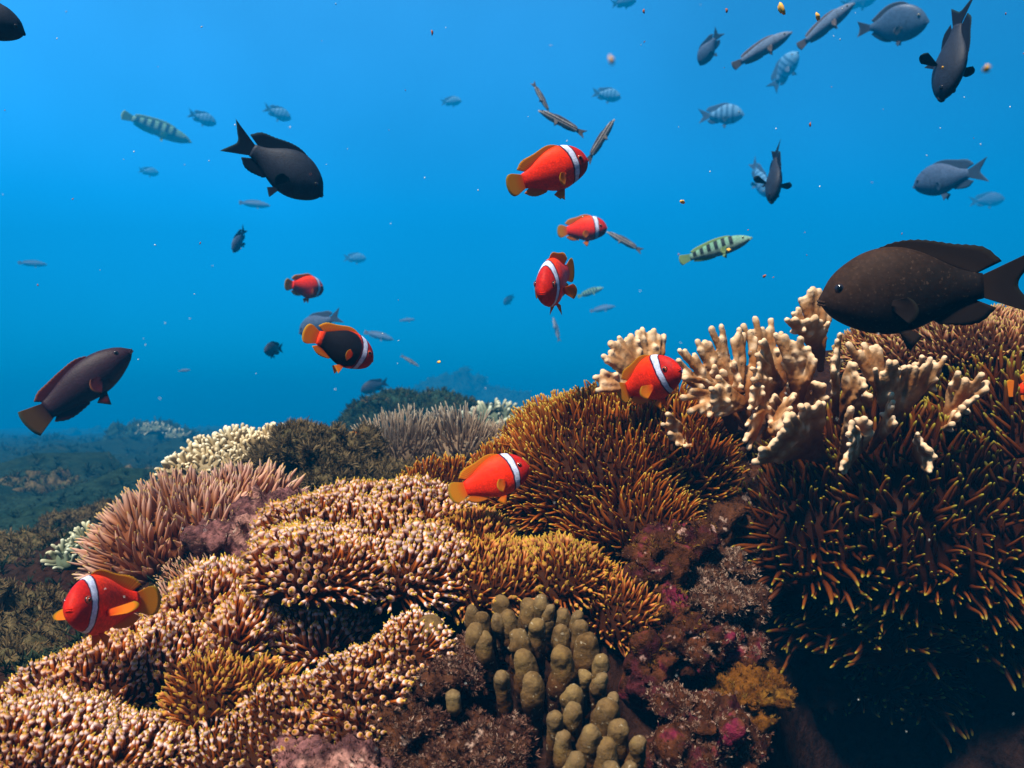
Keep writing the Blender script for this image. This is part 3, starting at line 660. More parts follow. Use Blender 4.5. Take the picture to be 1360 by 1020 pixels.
# (base, [rim points], number of fingers, finger radius px)
BLADES_A = [((868, 515, 1.05), [(793, 520, 1.0), (787, 498, 1.0), (797, 478, 1.0), (815, 456, 1.02), (838, 438, 1.05), (868, 430, 1.07), (885, 440, 1.08)], 13, 7.0)]
BLADES_B = [
 ((995, 575, 1.10), [(893, 492, 1.02), (897, 466, 1.03), (915, 442, 1.05), (945, 432, 1.07), (975, 430, 1.08), (1005, 436, 1.10)], 13, 7.0),
 ((1040, 560, 1.15), [(985, 428, 1.13), (1005, 420, 1.14), (1030, 422, 1.15), (1050, 440, 1.15)], 6, 7.0),
 ((985, 520, 1.06), [(908, 500, .98), (904, 522, .98), (915, 548, .98), (935, 556, .99)], 4, 6.5),
 ((1000, 540, 1.02), [(952, 498, .98), (945, 515, .97), (940, 535, .97), (948, 552, .98)], 6, 6.5),
 ((1040, 510, 1.06), [(1013, 448, .98), (1000, 475, .97), (998, 505, .965), (996, 535, .96), (993, 565, .96), (990, 600, .96)], 12, 6.0),
 ((1060, 545, 1.04), [(1030, 440, 1.0), (1050, 440, 1.0), (1070, 455, 1.0), (1085, 475, .99)], 6, 7.0),
 ((1015, 580, 1.02), [(1060, 520, .97), (1048, 545, .96), (1040, 565, .965)], 4, 6.5),
 ((1090, 490, 1.12), [(1050, 405, 1.08), (1062, 385, 1.09), (1085, 380, 1.10), (1105, 390, 1.10)], 6, 7.0),
 ((1085, 470, 1.12), [(1045, 425, 1.06), (1070, 420, 1.07), (1100, 425, 1.08)], 5, 7.0),
 ((1095, 610, 1.02), [(1001, 612, .93), (1012, 592, .925), (1030, 570, .92), (1050, 545, .92), (1070, 528, .93), (1090, 525, .94)], 11, 7.0),
 ((1110, 560, 1.04), [(1114, 428, .97), (1110, 455, .965), (1108, 490, .965)], 5, 6.0),
 ((1115, 560, 1.05), [(1135, 470, 1.0), (1150, 490, .99), (1150, 510, .985)], 4, 7.0),
 ((1190, 560, 1.08), [(1125, 455, 1.04), (1150, 450, 1.05), (1170, 460, 1.06)], 4, 7.5),
 ((1110, 640, 1.0), [(1130, 545, .92), (1150, 550, .92), (1160, 575, .93)], 4, 7.0),
 ((1175, 600, 1.05), [(1165, 490, .97), (1190, 475, .98), (1220, 472, .99), (1255, 475, 1.0)], 8, 6.5),
 ((1240, 580, 1.05), [(1275, 485, .98), (1300, 495, .98), (1318, 510, .98), (1280, 540, .97), (1265, 560, .96)], 7, 7.0),
 ((1155, 600, 1.0), [(1192, 510, .92), (1188, 535, .915), (1190, 560, .91)], 4, 5.5),
 ((1150, 590, .98), [(1130, 560, .885), (1127, 580, .88), (1122, 605, .88), (1117, 632, .88)], 7, 5.5),
 ((1210, 610, .98), [(1220, 575, .89), (1232, 590, .88), (1245, 608, .875), (1235, 630, .88)], 6, 5.5),
 ((1075, 600, 1.10), [(1040, 500, 1.03), (1062, 488, 1.03), (1085, 500, 1.03), (1098, 520, 1.03)], 6, 7.0),
 ((1140, 590, 1.10), [(1120, 515, 1.03), (1140, 500, 1.03), (1160, 515, 1.03)], 5, 7.0),
 ((975, 580, 1.12), [(925, 500, 1.06), (950, 480, 1.06), (975, 478, 1.06), (990, 500, 1.05)], 7, 7.0),
 ((1225, 560, 1.12), [(1195, 480, 1.05), (1225, 468, 1.05), (1250, 480, 1.05)], 5, 7.0),
 ((1060, 580, 1.08), [(1020, 520, 1.0), (1015, 545, .99), (1022, 570, .99)], 4, 6.5),
 ((930, 590, 1.1), [(885, 545, 1.02), (878, 565, 1.02), (890, 585, 1.03), (905, 595, 1.03)], 5, 6.0),
]
def fire_coral(label, blades, seed):
    r = np.random.default_rng(seed)
    c0 = np.mean([P(*b[0]) for b in blades], 0)
    t = tag(empty('fire_coral', c0), label, 'coral', 'fire corals on the ridge')
    for base, rim, n, rp in blades:
        B = P(*base) - c0; rimw = np.array([P(*q) for q in rim]) - c0
        seg = np.concatenate([[0], np.cumsum(np.linalg.norm(np.diff(rimw, axis=0), axis=1))]); seg /= seg[-1]
        mid = rimw.mean(0)
        parts, tips = [], []; rad = rp * .66 / F
        n2 = max(int(n * 1.5), 4)
        for k in range(n2):
            f = (k + r.uniform(-.2, .2)) / (n2 - 1)
            e = np.array([np.interp(np.clip(f, 0, 1), seg, rimw[:, j]) for j in range(3)])
            e = B + (e - B) * r.uniform(.84, 1.0) + r.normal(size=3) * rad * .35
            ln = np.linalg.norm(e - B)
            m1 = B + (e - B) * .35 + (mid - B) * .12 + r.normal(size=3) * rad * .3
            m2 = B + (e - B) * .70 + r.normal(size=3) * rad * .45
            q = rad * r.uniform(.85, 1.15)
            parts += capsule_chain([B, m1, m2, e], [q * 1.1, q * 1.1, q * .95, q], .6); tips.append(e)
            if r.random() < .75:      # a side finger
                s0 = B + (e - B) * r.uniform(.55, .8); dv = nrm(e - B) + nrm(r.normal(size=3)) * .8
                s1 = s0 + nrm(dv) * rad * r.uniform(1.6, 2.6)
                parts += capsule_chain([s0, s1], [q * .9, q * .85], .6); tips.append(s1)
            if k:                      # web between neighbouring ribs
                pe = prev
                for g in (.22, .34, .46, .57, .67):
                    a = B + (e - B) * g; b = B + (pe - B) * g
                    if np.linalg.norm(a - b) < rad * 5: parts += capsule_chain([a, b], [rad * .52, rad * .52], .7)
            prev = e
        V, N, Fc = remesh(parts, .0018, 2)
        V = V + N * (fnoise(V, 90, 2, seed) * .0010)[:, None]
        tv = near_t(V, tips, rad * 7.5)
        link('coral_blade', make_mesh('coral_blade', V, Fc, {'t': tv}, mats=[M_fire]), t)
fire_coral('rounded tan fire coral fan with pale knobs, behind the clownfish on the slope', BLADES_A, 1)
fire_coral('large branching tan fire coral with white finger tips, below the big brown damselfish', BLADES_B, 2)

KN = [(355, 250, 50), (485, 268, 46), (225, 295, 36), (275, 325, 42), (240, 385, 46), (390, 320, 48), (275, 420, 46), (440, 400, 50), (520, 360, 44), (575, 335, 34), (640, 310, 38), (705, 315, 34),
      (720, 360, 46), (630, 385, 46), (750, 430, 56), (815, 520, 38), (460, 500, 48), (630, 490, 56), (355, 590, 40), (500, 605, 54), (685, 655, 48), (685, 735, 48), (815, 600, 34), (840, 725, 56),
      (640, 860, 50), (830, 905, 58), (705, 960, 56), (985, 885, 42), (945, 995, 42), (540, 245, 40), (870, 690, 36), (770, 840, 50), (890, 820, 54), (600, 780, 40), (580, 285, 30), (340, 330, 34), (660, 1020, 50), (850, 1000, 54)]
parts, tips = [], []
r = np.random.default_rng(5)
KW = []
for X, Y, R in KN:
    u, v = 560 + X / 3.4, 720 + Y / 3.4; rp = R / 3.4
    f = np.clip((Y - 245) / 750, 0, 1); d = .840 - .215 * f + r.uniform(-.012, .012)
    KW.append((u, v, d, rp))
c0 = P(730, 900, .80)
for k in range(22):      # shorter lobes filling the dome between the large ones
    a = KW[r.integers(len(KW))]; b = KW[r.integers(len(KW))]
    if np.hypot(a[0] - b[0], a[1] - b[1]) < 75: KW.append(((a[0] + b[0]) / 2 + r.normal() * 4, (a[1] + b[1]) / 2 + 12, (a[2] + b[2]) / 2 + .022, 11.5))
lobes, tt, BASES = [], [], []
for k, (u, v, d, rp) in enumerate(KW):
    rad = rp * d / F * r.uniform(.96, 1.12); tip = P(u, v + rp * .5, d) - c0
    root = P(u * .86 + 725 * .14, v + rp * 5.6, d + .022) - c0
    ax = root - tip; q = [tip + ax * f + r.normal(size=3) * rad * (.0 if f == 0 else .14) for f in (0, .22, .5, 1)]
    pr = capsule_chain(q, [rad * .90, rad * 1.06, rad * r.uniform(.86, 1.0), rad * .75], .3)
    if r.random() < .25: pr += capsule_chain([q[1], q[1] + nrm(np.array([r.choice((-1, 1)) * .8, -.6, .5])) * rad * 1.0], [rad * .75, rad * .6], .3)
    V, N, Fc = remesh(pr, .0026, 2)
    V = V + N * (fnoise(V, 60, 4, 3.0 + k, .6) * .0020)[:, None]
    lobes.append((V, np.array([list(f) for f in Fc]))); tt.append(near_t(V, [tip], .040))
for u, v, d, rx, ry in ((720, 930, .90, 80, 60), (790, 1010, .84, 60, 50), (700, 985, .86, 70, 45)):
    V, Fq = sphere_part(P(u, v, d) - c0, (rx * d / F, .05, ry * d / F), 4)
    BASES.append((V + nrm(V) * (fnoise(V, 40, 3, 1.0) * .004)[:, None], Fq))
V, Fc = merge(lobes)
t = tag(empty('finger_coral', c0), 'olive brown finger coral with fat rounded lobes, at the bottom centre of the reef', 'coral')
link('coral_lobes', make_mesh('coral_lobes', V, Fc, {'t': np.concatenate(tt)}, mats=[M_finger]), t)
VB, FB = merge(BASES)
link('coral_base', make_mesh('coral_base', VB, FB, {'t': np.ones(len(VB))}, mats=[M_finger]), t)
# two outlying lobes of the same kind
for lb, u, v, d, rp, hgt in (('single brown coral knob beside the white bulbed fold, left of the finger coral', 572, 835, .80, 20, 2.4), ('short pale coral stub in a crevice low left of the finger coral', 600, 925, .72, 11, 1.6)):
    c = P(u, v, d); rad = rp * d / F
    V, N, Fc = remesh(capsule_chain([(0, 0, 0), (rad * .3, rad * .5, -rad * hgt)], [rad, rad * 1.05], .3), .003, 3)
    V = V + N * (fnoise(V, 60, 3, u) * .0018)[:, None]
    t = tag(empty('coral_knob', c), lb, 'coral')
    link('coral_body', make_mesh('coral_body', V, Fc, {'t': near_t(V, [np.zeros(3)], .05)}, mats=[M_finger]), t)

S_pale = plain_mat('pale coral skin', (0.2, 0.15, 0.08), (0.34, 0.27, 0.16), 50, 0.7)
M_pgreen = tentacle_mat('pale green coral branch', [(0.0, (0.10, 0.12, 0.08)), (0.6, (0.24, 0.28, 0.2)), (0.9, (0.5, 0.55, 0.42)), (1.0, (0.62, 0.66, 0.5))], 0.2, 0.05, 0.7)
S_pgreen = plain_mat('green coral skin', (0.06, 0.08, 0.05), (0.12, 0.15, 0.1), 20, 0.7)
def bushy(label, lobes, L, sp, seed, mat=M_pale, skin=S_pale, group='pale branching corals', wid=1.0):
    anemone('branching_coral', label, lobes, ['stub'], mat, skin, L, sp, wid, (0, 0, 0), .5, .45, .3, group, 'coral', 'branch', 60, -.3, seed)
bushy('cream branching coral in a long bushy row behind the pink anemone', [(250, 625, 1.62, 30, 16, .06), (285, 606, 1.66, 34, 18, .06), (320, 592, 1.7, 30, 18, .06), (340, 606, 1.66, 34, 20, .06), (290, 620, 1.6, 36, 14, .05), (365, 580, 1.74, 24, 13, .05)], .019, .0088, 41, wid=1.05)
bushy('pale coral fan on the seabed left of the pink anemone', [(126, 730, 1.42, 28, 18, .05), (104, 742, 1.40, 24, 14, .05)], .019, .0085, 42, M_pgreen, S_pgreen)
bushy('pale bushy coral on the right shoulder of the dark green mound', [(662, 562, 2.95, 36, 20, .10), (690, 578, 2.95, 28, 16, .08), (640, 566, 2.95, 24, 14, .08)], .05, .026, 43, M_pgreen, S_pgreen)
bushy('pale coral clump where the green mound meets the brown anemone', [(700, 597, 2.85, 30, 16, .08), (725, 600, 2.85, 24, 14, .08)], .042, .024, 44, M_pgreen, S_pgreen)
bushy('small pale coral crust on the hazy slope', [(205, 571, 6.9, 22, 6, .12), (235, 580, 6.8, 16, 5, .1)], .07, .055, 45, M_pgreen, S_pgreen)

# ------------------------------------------------------------------ fish
def sm(a, k=3):
    p = np.pad(a, k, mode='edge'); ker = np.hanning(2 * k + 3)[1:-1]; ker /= ker.sum()
    return np.convolve(p, ker, mode='valid')

def fish_body(sp, bend=0.0):
    n, seg = 34, 22
    s = np.linspace(0, 1, n) ** 1.15
    top, bot, w = [np.interp(s, sp['s'], sp[k]) for k in ('top', 'bot', 'w')]
    top, bot, w = sm(top), sm(bot), sm(w)
    f = np.minimum(1, np.sqrt(s / .05)) ; top *= (.35 + .65 * f); bot *= (.35 + .65 * f); w *= (.35 + .65 * f)
    x = sp['x0'] - s * (sp['x0'] - sp['x1'])
    V = []
    for i in range(n):
        mid, h = (top[i] + bot[i]) / 2, (top[i] - bot[i]) / 2
        for j in range(seg):
            a = 2 * math.pi * j / seg; ca, sa = math.cos(a), math.sin(a)
            V.append((x[i], w[i] * np.sign(sa) * abs(sa) ** 1.1 * (1 - .12 * abs(ca)), mid + h * ca))
    Fc = []
    for i in range(n - 1):
        for j in range(seg):
            a, b = i * seg + j, i * seg + (j + 1) % seg
            Fc.append([a, a + seg, b + seg, b])
    nv = len(V); V.append((sp['x0'] + .006, 0, (top[0] + bot[0]) / 2)); V.append((sp['x1'] - .004, 0, (top[-1] + bot[-1]) / 2))
    for j in range(seg):
        Fc.append([nv, j, (j + 1) % seg, nv]); k = (n - 1) * seg
        Fc.append([nv + 1, k + (j + 1) % seg, k + j, nv + 1])
    fn = lambda X, which: np.interp((sp['x0'] - X) / (sp['x0'] - sp['x1']), s, {'top': top, 'bot': bot, 'w': w}[which])
    return np.array(V), tri(np.array(Fc)), fn

def fin_sheet(B, E, th=.008, rows=6, lat=None, wave=.0, curve=None):
    B, E = np.asarray(B, float), np.asarray(E, float); n = len(B)
    lat = np.array([0, 1.0, 0]) if lat is None else nrm(np.asarray(lat, float))
    V, T, R = [], [], []
    for side in (1, -1):
        for i in range(rows):
            f = i / (rows - 1)
            for j in range(n):
                p = B[j] * (1 - f) + E[j] * f
                if curve is not None: p = p + np.asarray(curve) * f * f
                p = p + lat * (wave * f * math.sin(j * 1.3) + .10 * th * math.sin(j * 3.1415) )
                V.append(p + lat * side * th * .5 * (1 - .8 * f)); T.append(f); R.append(j / (n - 1))
    V = np.array(V); m = rows * n; Fc = []
    for i in range(rows - 1):
        for j in range(n - 1):
            a = i * n + j
            Fc.append([a, a + 1, a + n + 1, a + n]); Fc.append([m + a, m + a + n, m + a + n + 1, m + a + 1])
    ring = [j for j in range(n)] + [i * n + n - 1 for i in range(1, rows)] + [(rows - 1) * n + j for j in range(n - 2, -1, -1)] + [i * n for i in range(rows - 2, 0, -1)]
    for a, b in zip(ring, ring[1:] + ring[:1]): Fc.append([b, a, m + a, m + b])
    return V, tri(np.array(Fc)), np.array(T), np.array(R)

def dense(P2, k=4):
    P2 = np.asarray(P2, float); n = len(P2); t = np.linspace(0, n - 1, (n - 1) * k + 1)
    return np.stack([sm(np.interp(t, np.arange(n), P2[:, i]), 2) for i in range(P2.shape[1])], 1)

SPEC = {
 'clown': dict(x0=.5, x1=-.30, s=[0, .05, .14, .28, .42, .56, .70, .85, 1], top=[.055, .12, .188, .245, .262, .245, .198, .125, .085], bot=[-.07, -.115, -.165, -.205, -.235, -.23, -.185, -.115, -.08],
      w=[.05, .078, .105, .125, .127, .112, .084, .05, .03], dors=(.24, -.24, [.004, .03, .042, .04, .038, .05, .075, .085, .03], .11), anal=(-.04, -.25, [.005, .04, .07, .07, .025], .09),
      tail=[(-.40, .125), (-.455, .13), (-.49, .09), (-.505, .03), (-.505, -.03), (-.49, -.09), (-.455, -.13), (-.40, -.125)], th=.075, pec=.17, pel=.15, eye=(.385, .055, .035)),
 'damsel': dict(x0=.5, x1=-.24, s=[0, .05, .14, .28, .42, .56, .70, .85, 1], top=[.0, .085, .15, .212, .235, .222, .172, .095, .058], bot=[-.035, -.085, -.135, -.185, -.205, -.195, -.152, -.085, -.055],
      w=[.01, .055, .085, .105, .108, .095, .07, .04, .024], dors=(.26, -.20, [.004, .018, .025, .03, .036, .048, .075, .09, .03], .13), anal=(-.0, -.19, [.005, .04, .075, .085, .03], .11),
      tail=[(-.50, .17), (-.47, .13), (-.43, .07), (-.39, .02), (-.385, -.02), (-.42, -.07), (-.46, -.13), (-.48, -.165)], th=.048, pec=.14, pel=.12, eye=(.40, .045, .024)),
 'surgeon': dict(x0=.5, x1=-.30, s=[0, .05, .14, .28, .42, .56, .70, .85, 1], top=[.0, .09, .17, .235, .26, .25, .205, .10, .035], bot=[-.05, -.11, -.175, -.23, -.25, -.24, -.195, -.095, -.035],
      w=[.01, .04, .06, .075, .078, .07, .05, .028, .018], dors=(.25, -.24, [.005, .03, .04, .045, .05, .05, .05, .04, .02], .05), anal=(.02, -.24, [.005, .03, .045, .045, .02], .05),
      tail=[(-.49, .115), (-.47, .08), (-.455, .04), (-.45, .0), (-.45, -.0), (-.455, -.04), (-.47, -.08), (-.49, -.115)], th=.034, pec=.13, pel=.08, eye=(.38, .08, .022)),
 'wrasse': dict(x0=.5, x1=-.34, s=[0, .05, .14, .28, .42, .56, .70, .85, 1], top=[.0, .035, .07, .10, .11, .105, .09, .062, .045], bot=[-.02, -.045, -.08, -.105, -.115, -.11, -.09, -.06, -.045],
      w=[.008, .03, .05, .062, .065, .06, .048, .032, .018], dors=(.26, -.30, [.005, .02, .025, .028, .03, .032, .035, .035, .015], .03), anal=(.0, -.29, [.005, .02, .03, .03, .015], .03),
      tail=[(-.47, .075), (-.485, .05), (-.495, .02), (-.495, -.02), (-.485, -.05), (-.47, -.075)], th=.042, pec=.11, pel=.07, eye=(.40, .03, .014)),
 'cleaner': dict(x0=.5, x1=-.32, s=[0, .05, .14, .28, .42, .56, .70, .85, 1], top=[.0, .03, .05, .07, .078, .074, .064, .046, .034], bot=[-.015, -.032, -.055, -.075, -.08, -.076, -.064, -.044, -.033],
      w=[.008, .026, .042, .05, .052, .048, .04, .026, .015], dors=(.22, -.28, [.004, .014, .018, .02, .022, .022, .024, .024, .01], .03), anal=(.0, -.27, [.004, .015, .02, .02, .01], .03),
      tail=[(-.50, .085), (-.47, .05), (-.435, .015), (-.435, -.015), (-.47, -.05), (-.50, -.085)], th=.032, pec=.10, pel=.06, eye=(.41, .02, .013)),
 'parrot': dict(x0=.5, x1=-.30, s=[0, .05, .14, .28, .42, .56, .70, .85, 1], top=[.01, .06, .11, .155, .17, .165, .145, .105, .075], bot=[-.03, -.06, -.10, -.145, -.165, -.16, -.135, -.095, -.07],
      w=[.01, .045, .075, .09, .095, .088, .07, .045, .028], dors=(.22, -.28, [.005, .03, .035, .035, .04, .045, .055, .065, .03], .06), anal=(-.0, -.27, [.005, .03, .055, .06, .02], .06),
      tail=[(-.47, .13), (-.49, .09), (-.50, .03), (-.50, -.03), (-.49, -.09), (-.47, -.13)], th=.068, pec=.15, pel=.14, eye=(.39, .05, .018)),
}

def fish_parts(kind, bend=0.0, spread=False):
    sp = SPEC[kind]; out = []
    V, Fc, fn = fish_body(sp)
    out.append(('fish_body', V, Fc, np.zeros(len(V)), np.zeros(len(V)), 0))
    def median(x0, x1, hs, sweep, which, sgn):
        k = len(hs); xs_ = np.linspace(x0, x1, k); z = fn(xs_, which)
        B = np.stack([xs_, 0 * xs_, z - sgn * .02], 1)
        E = np.stack([xs_ - sweep * np.linspace(.3, 1, k), 0 * xs_, z + sgn * np.array(hs)], 1)
        B, E = dense(B), dense(E)
        E[:, 2] += sgn * .004 * np.abs(np.sin(np.arange(len(E)) * 1.57))
        return fin_sheet(B, E, .006, 6)
    out.append(('dorsal_fin', *median(*sp['dors'], 'top', 1), 1))
    out.append(('anal_fin', *median(*sp['anal'], 'bot', -1), 1))
    tl = sp['tail']; k = len(tl); zb = np.linspace(sp['th'], -sp['th'], k)
    B = np.stack([np.full(k, sp['x1'] + .02), 0 * zb, zb], 1); E = np.array([(x, 0, z) for x, z in tl])
    V, Fc, T, R = fin_sheet(dense(B), dense(E), .008, 8)
    out.append(('tail_fin', V, Fc, T, R, 4))
    xp = .17; zp = -.05 * sp['top'][4] / .2; L = sp['pec']
    for sg in (1, -1):
        yw = float(fn(np.array([xp]), 'w')[0]) * .93
        a = np.linspace(-.75, .75, 7)
        B = np.stack([xp - .012 * np.abs(a), np.full(7, sg * yw), zp + a * .035], 1)
        rr_ = L * (1 - .28 * np.abs(a) ** 1.5)
        E = np.stack([xp - rr_ * np.cos(a) * .80, sg * (yw + rr_ * .62 * np.cos(a * .6)), zp - .03 + np.sin(a) * rr_ * .85], 1)
        if spread: E = np.stack([xp - .25 * rr_ - np.sin(a) * rr_ * .55, sg * (yw + rr_ * 1.5 * np.cos(a * .7)), zp + .03 + np.sin(a) * rr_ * .5], 1)
        out.append(('pectoral_fin', *fin_sheet(dense(B), dense(E), .008, 6, lat=(.5, sg * .8, 0)), 1))
        L2 = sp['pel']; zb2 = float(fn(np.array([.13]), 'bot')[0]); a = np.linspace(0, 1, 5)
        B = np.stack([.14 - a * .05, np.full(5, sg * .025), np.full(5, zb2 + .02)], 1)
        E = np.stack([.14 - L2 * (.35 + a * .55), sg * (.03 + .035 * (1 - a)), zb2 - L2 * (.75 - .6 * a)], 1)
        out.append(('pelvic_fin', *fin_sheet(dense(B), dense(E), .009, 5), 1))
        ex, ez, er = sp['eye']; ye = float(fn(np.array([ex]), 'w')[0]) * .86
        V, Fc = ICO[3]; V = V * (er, er * .62, er) + (ex, sg * ye, ez); rad = np.hypot(V[:, 0] - ex, V[:, 2] - ez) / er
        rad = np.where(np.sign(V[:, 1]) == sg, rad, 1)
        out.append(('eye', V, Fc, rad, np.zeros(len(V)), 2))
    # lips: a small arc round the snout
    zc = (sp['top'][0] + sp['bot'][0]) / 2; x0 = sp['x0']; pr = []
    lw = .034 if kind in ('clown', 'parrot', 'damsel') else .02
    for dz in (.0075, -.0075):
        aa = np.linspace(-1.35, 1.35, 9)
        pth = [(x0 - .032 + .036 * math.cos(q), lw * math.sin(q), zc + dz - .012 * (1 - math.cos(q))) for q in aa]
        for p in pth: pr.append((ICO[1][0] * .0085 + np.array(p), ICO[1][1]))
    V, Fc = merge(pr); out.append(('lips', V, Fc, np.zeros(len(V)), np.zeros(len(V)), 3))
    res = []
    for nm, V, Fc, T, R, mi in out:
        V = V.copy(); q = np.clip(.25 - V[:, 0], 0, 1); V[:, 1] += bend * q * q
        res.append((nm, V, Fc, T, R, mi))
    return res

def objx(nt):
    co = nt.nodes.new('ShaderNodeTexCoord'); s = nt.nodes.new('ShaderNodeSeparateXYZ'); nt.links.new(co.outputs['Object'], s.inputs[0])
    return s.outputs[0], s.outputs[1], s.outputs[2], co.outputs['Object']

def scales(nt, b, vec, sc=70, st=.07):
    v = ntex(nt, sc, vec=vec, kind='voronoi'); bump(nt, b, v, st, .01)

def body_mat(name, col_fn, rough=.55, spec=.10, sc=70, st=.07):
    m, nt, b = nmat(name); x, y, z, vec = objx(nt)
    c = col_fn(nt, x, y, z, vec)
    n = ntex(nt, 16, 4, .6, vec)
    c = mix(nt, c, ramp(nt, [(.0, (1.12, 1.12, 1.12)), (.7, (.80, .80, .80))], ntex(nt, 44, vec=vec, kind='voronoi')), 1.0, 'MULTIPLY')   # scale rows
    c = mix(nt, c, ramp(nt, [(.3, (.78, .78, .78)), (.7, (1.15, 1.15, 1.15))], n), 1.0, 'MULTIPLY')
    nt.links.new(c, b.inputs['Base Color']); b.inputs['Roughness'].default_value = rough; b.inputs['Specular IOR Level'].default_value = spec
    scales(nt, b, vec, sc, st); return m

def fin_mat(name, c0, c1, edge, trans=.5, rays=26, ray=.74):
    m, nt, b = nmat(name); t = attr(nt, 't'); r = attr(nt, 'ray')
    c = ramp(nt, [(0.0, c0), (0.55, c1), (0.85, c1), (1.0, edge)], t)
    w = math_(nt, 'ABSOLUTE', math_(nt, 'SINE', math_(nt, 'MULTIPLY', r, rays * 3.1416)))
    c = mix(nt, c, ramp(nt, [(0.0, (ray, ray, ray)), (.5, (1.03, 1.03, 1.03))], w), 1.0, 'MULTIPLY')
    nt.links.new(c, b.inputs['Base Color']); b.inputs['Roughness'].default_value = .7; b.inputs['Specular IOR Level'].default_value = .05
    bump(nt, b, w, .12 if ray < .9 else .02, .003); translucent(nt, b, c, trans); return m

def band(nt, x, c, w, soft=.15):
    """1 inside |x-c|<w"""
    d = math_(nt, 'ABSOLUTE', math_(nt, 'SUBTRACT', x, c))
    mr_ = nt.nodes.new('ShaderNodeMapRange'); mr_.inputs[1].default_value = w * (1 + soft); mr_.inputs[2].default_value = w * (1 - soft)
    nt.links.new(d, mr_.inputs[0]); return mr_.outputs[0]

def head_bar(nt, c, x, z, vec):
    wob = math_(nt, 'MULTIPLY', math_(nt, 'SUBTRACT', ntex(nt, 9, 2, .5, vec), .5), .035)
    q = math_(nt, 'ADD', math_(nt, 'SUBTRACT', x, math_(nt, 'MULTIPLY', math_(nt, 'MULTIPLY', z, z), -.9)), wob)
    qn = math_(nt, 'DIVIDE', math_(nt, 'SUBTRACT', q, .32), math_(nt, 'ADD', math_(nt, 'MULTIPLY', z, .9), 1.0))      # the bar narrows toward the throat
    c = mix(nt, c, (.50, .014, .010), band(nt, q, .42, .085, .6))        # deeper red face
    c = mix(nt, c, (.03, .005, .03), band(nt, qn, -.003, .044, .14))
    return mix(nt, c, mix(nt, (.50, .58, .92), (.78, .82, .97), ntex(nt, 22, 3, .6, vec)), band(nt, qn, 0.0, .029, .14))

def clown_col(nt, x, y, z, vec):
    c = ramp(nt, [(.0, (.90, .10, .004)), (.3, (.93, .030, .003)), (.7, (.97, .028, .003)), (1, (.97, .06, .004))], math_(nt, 'ADD', math_(nt, 'MULTIPLY', z, 1.8), .5))
    return head_bar(nt, c, x, z, vec)

def black_clown_col(nt, x, y, z, vec):
    red = (.92, .05, .005)
    e = math_(nt, 'ADD', math_(nt, 'POWER', math_(nt, 'ABSOLUTE', math_(nt, 'DIVIDE', math_(nt, 'SUBTRACT', x, .015), .27)), 2.6), math_(nt, 'POWER', math_(nt, 'ABSOLUTE', math_(nt, 'DIVIDE', math_(nt, 'SUBTRACT', z, .0), .255)), 2.8))
    wob = math_(nt, 'MULTIPLY', math_(nt, 'SUBTRACT', ntex(nt, 8, 3, .5, vec), .5), .5)
    f = ramp(nt, [(.40, (1, 1, 1)), (.56, (0, 0, 0))], math_(nt, 'MULTIPLY', math_(nt, 'ADD', e, wob), .5))
    return head_bar(nt, mix(nt, red, (.008, .008, .014), f), x, z, vec)

def flat_col(a, b):
    def f(nt, x, y, z, vec):
        c = ramp(nt, [(.2, b), (.8, a)], math_(nt, 'ADD', math_(nt, 'MULTIPLY', z, 2.0), .5))
        rr2 = math_(nt, 'SQRT', math_(nt, 'ADD', math_(nt, 'POWER', math_(nt, 'SUBTRACT', x, .41), 2), math_(nt, 'POWER', math_(nt, 'ADD', z, .02), 2)))
        g = math_(nt, 'MULTIPLY', band(nt, rr2, .19, .008, .5), math_(nt, 'LESS_THAN', x, .36))     # edge of the gill cover
        return mix(nt, c, (b[0] * .5, b[1] * .5, b[2] * .5), math_(nt, 'MULTIPLY', g, .55))
    return f

def bars_col(base, belly, dark, n, w, lo, hi, zmax=None):
    def f(nt, x, y, z, vec):
        c = ramp(nt, [(.25, belly), (.6, base)], math_(nt, 'ADD', math_(nt, 'MULTIPLY', z, 2.2), .5))
        m = None
        for i in range(n):
            k = band(nt, x, lo + (hi - lo) * i / (n - 1), w, .3); m = k if m is None else math_(nt, 'MAXIMUM', m, k)
        if zmax is not None:
            lim = nt.nodes.new('ShaderNodeMapRange'); lim.inputs[1].default_value = zmax - .02; lim.inputs[2].default_value = zmax + .02
            nt.links.new(z, lim.inputs[0]); m = math_(nt, 'MULTIPLY', m, lim.outputs[0])
        return mix(nt, c, dark, m)
    return f

def stripe_col(nt, x, y, z, vec):
    m = math_(nt, 'MAXIMUM', band(nt, z, .022, .014, .2), band(nt, z, .064, .012, .2))
    c = ramp(nt, [(.35, (.46, .45, .46)), (.7, (.38, .36, .36))], math_(nt, 'ADD', math_(nt, 'MULTIPLY', z, 4), .5))
    return mix(nt, c, (.03, .03, .04), m)

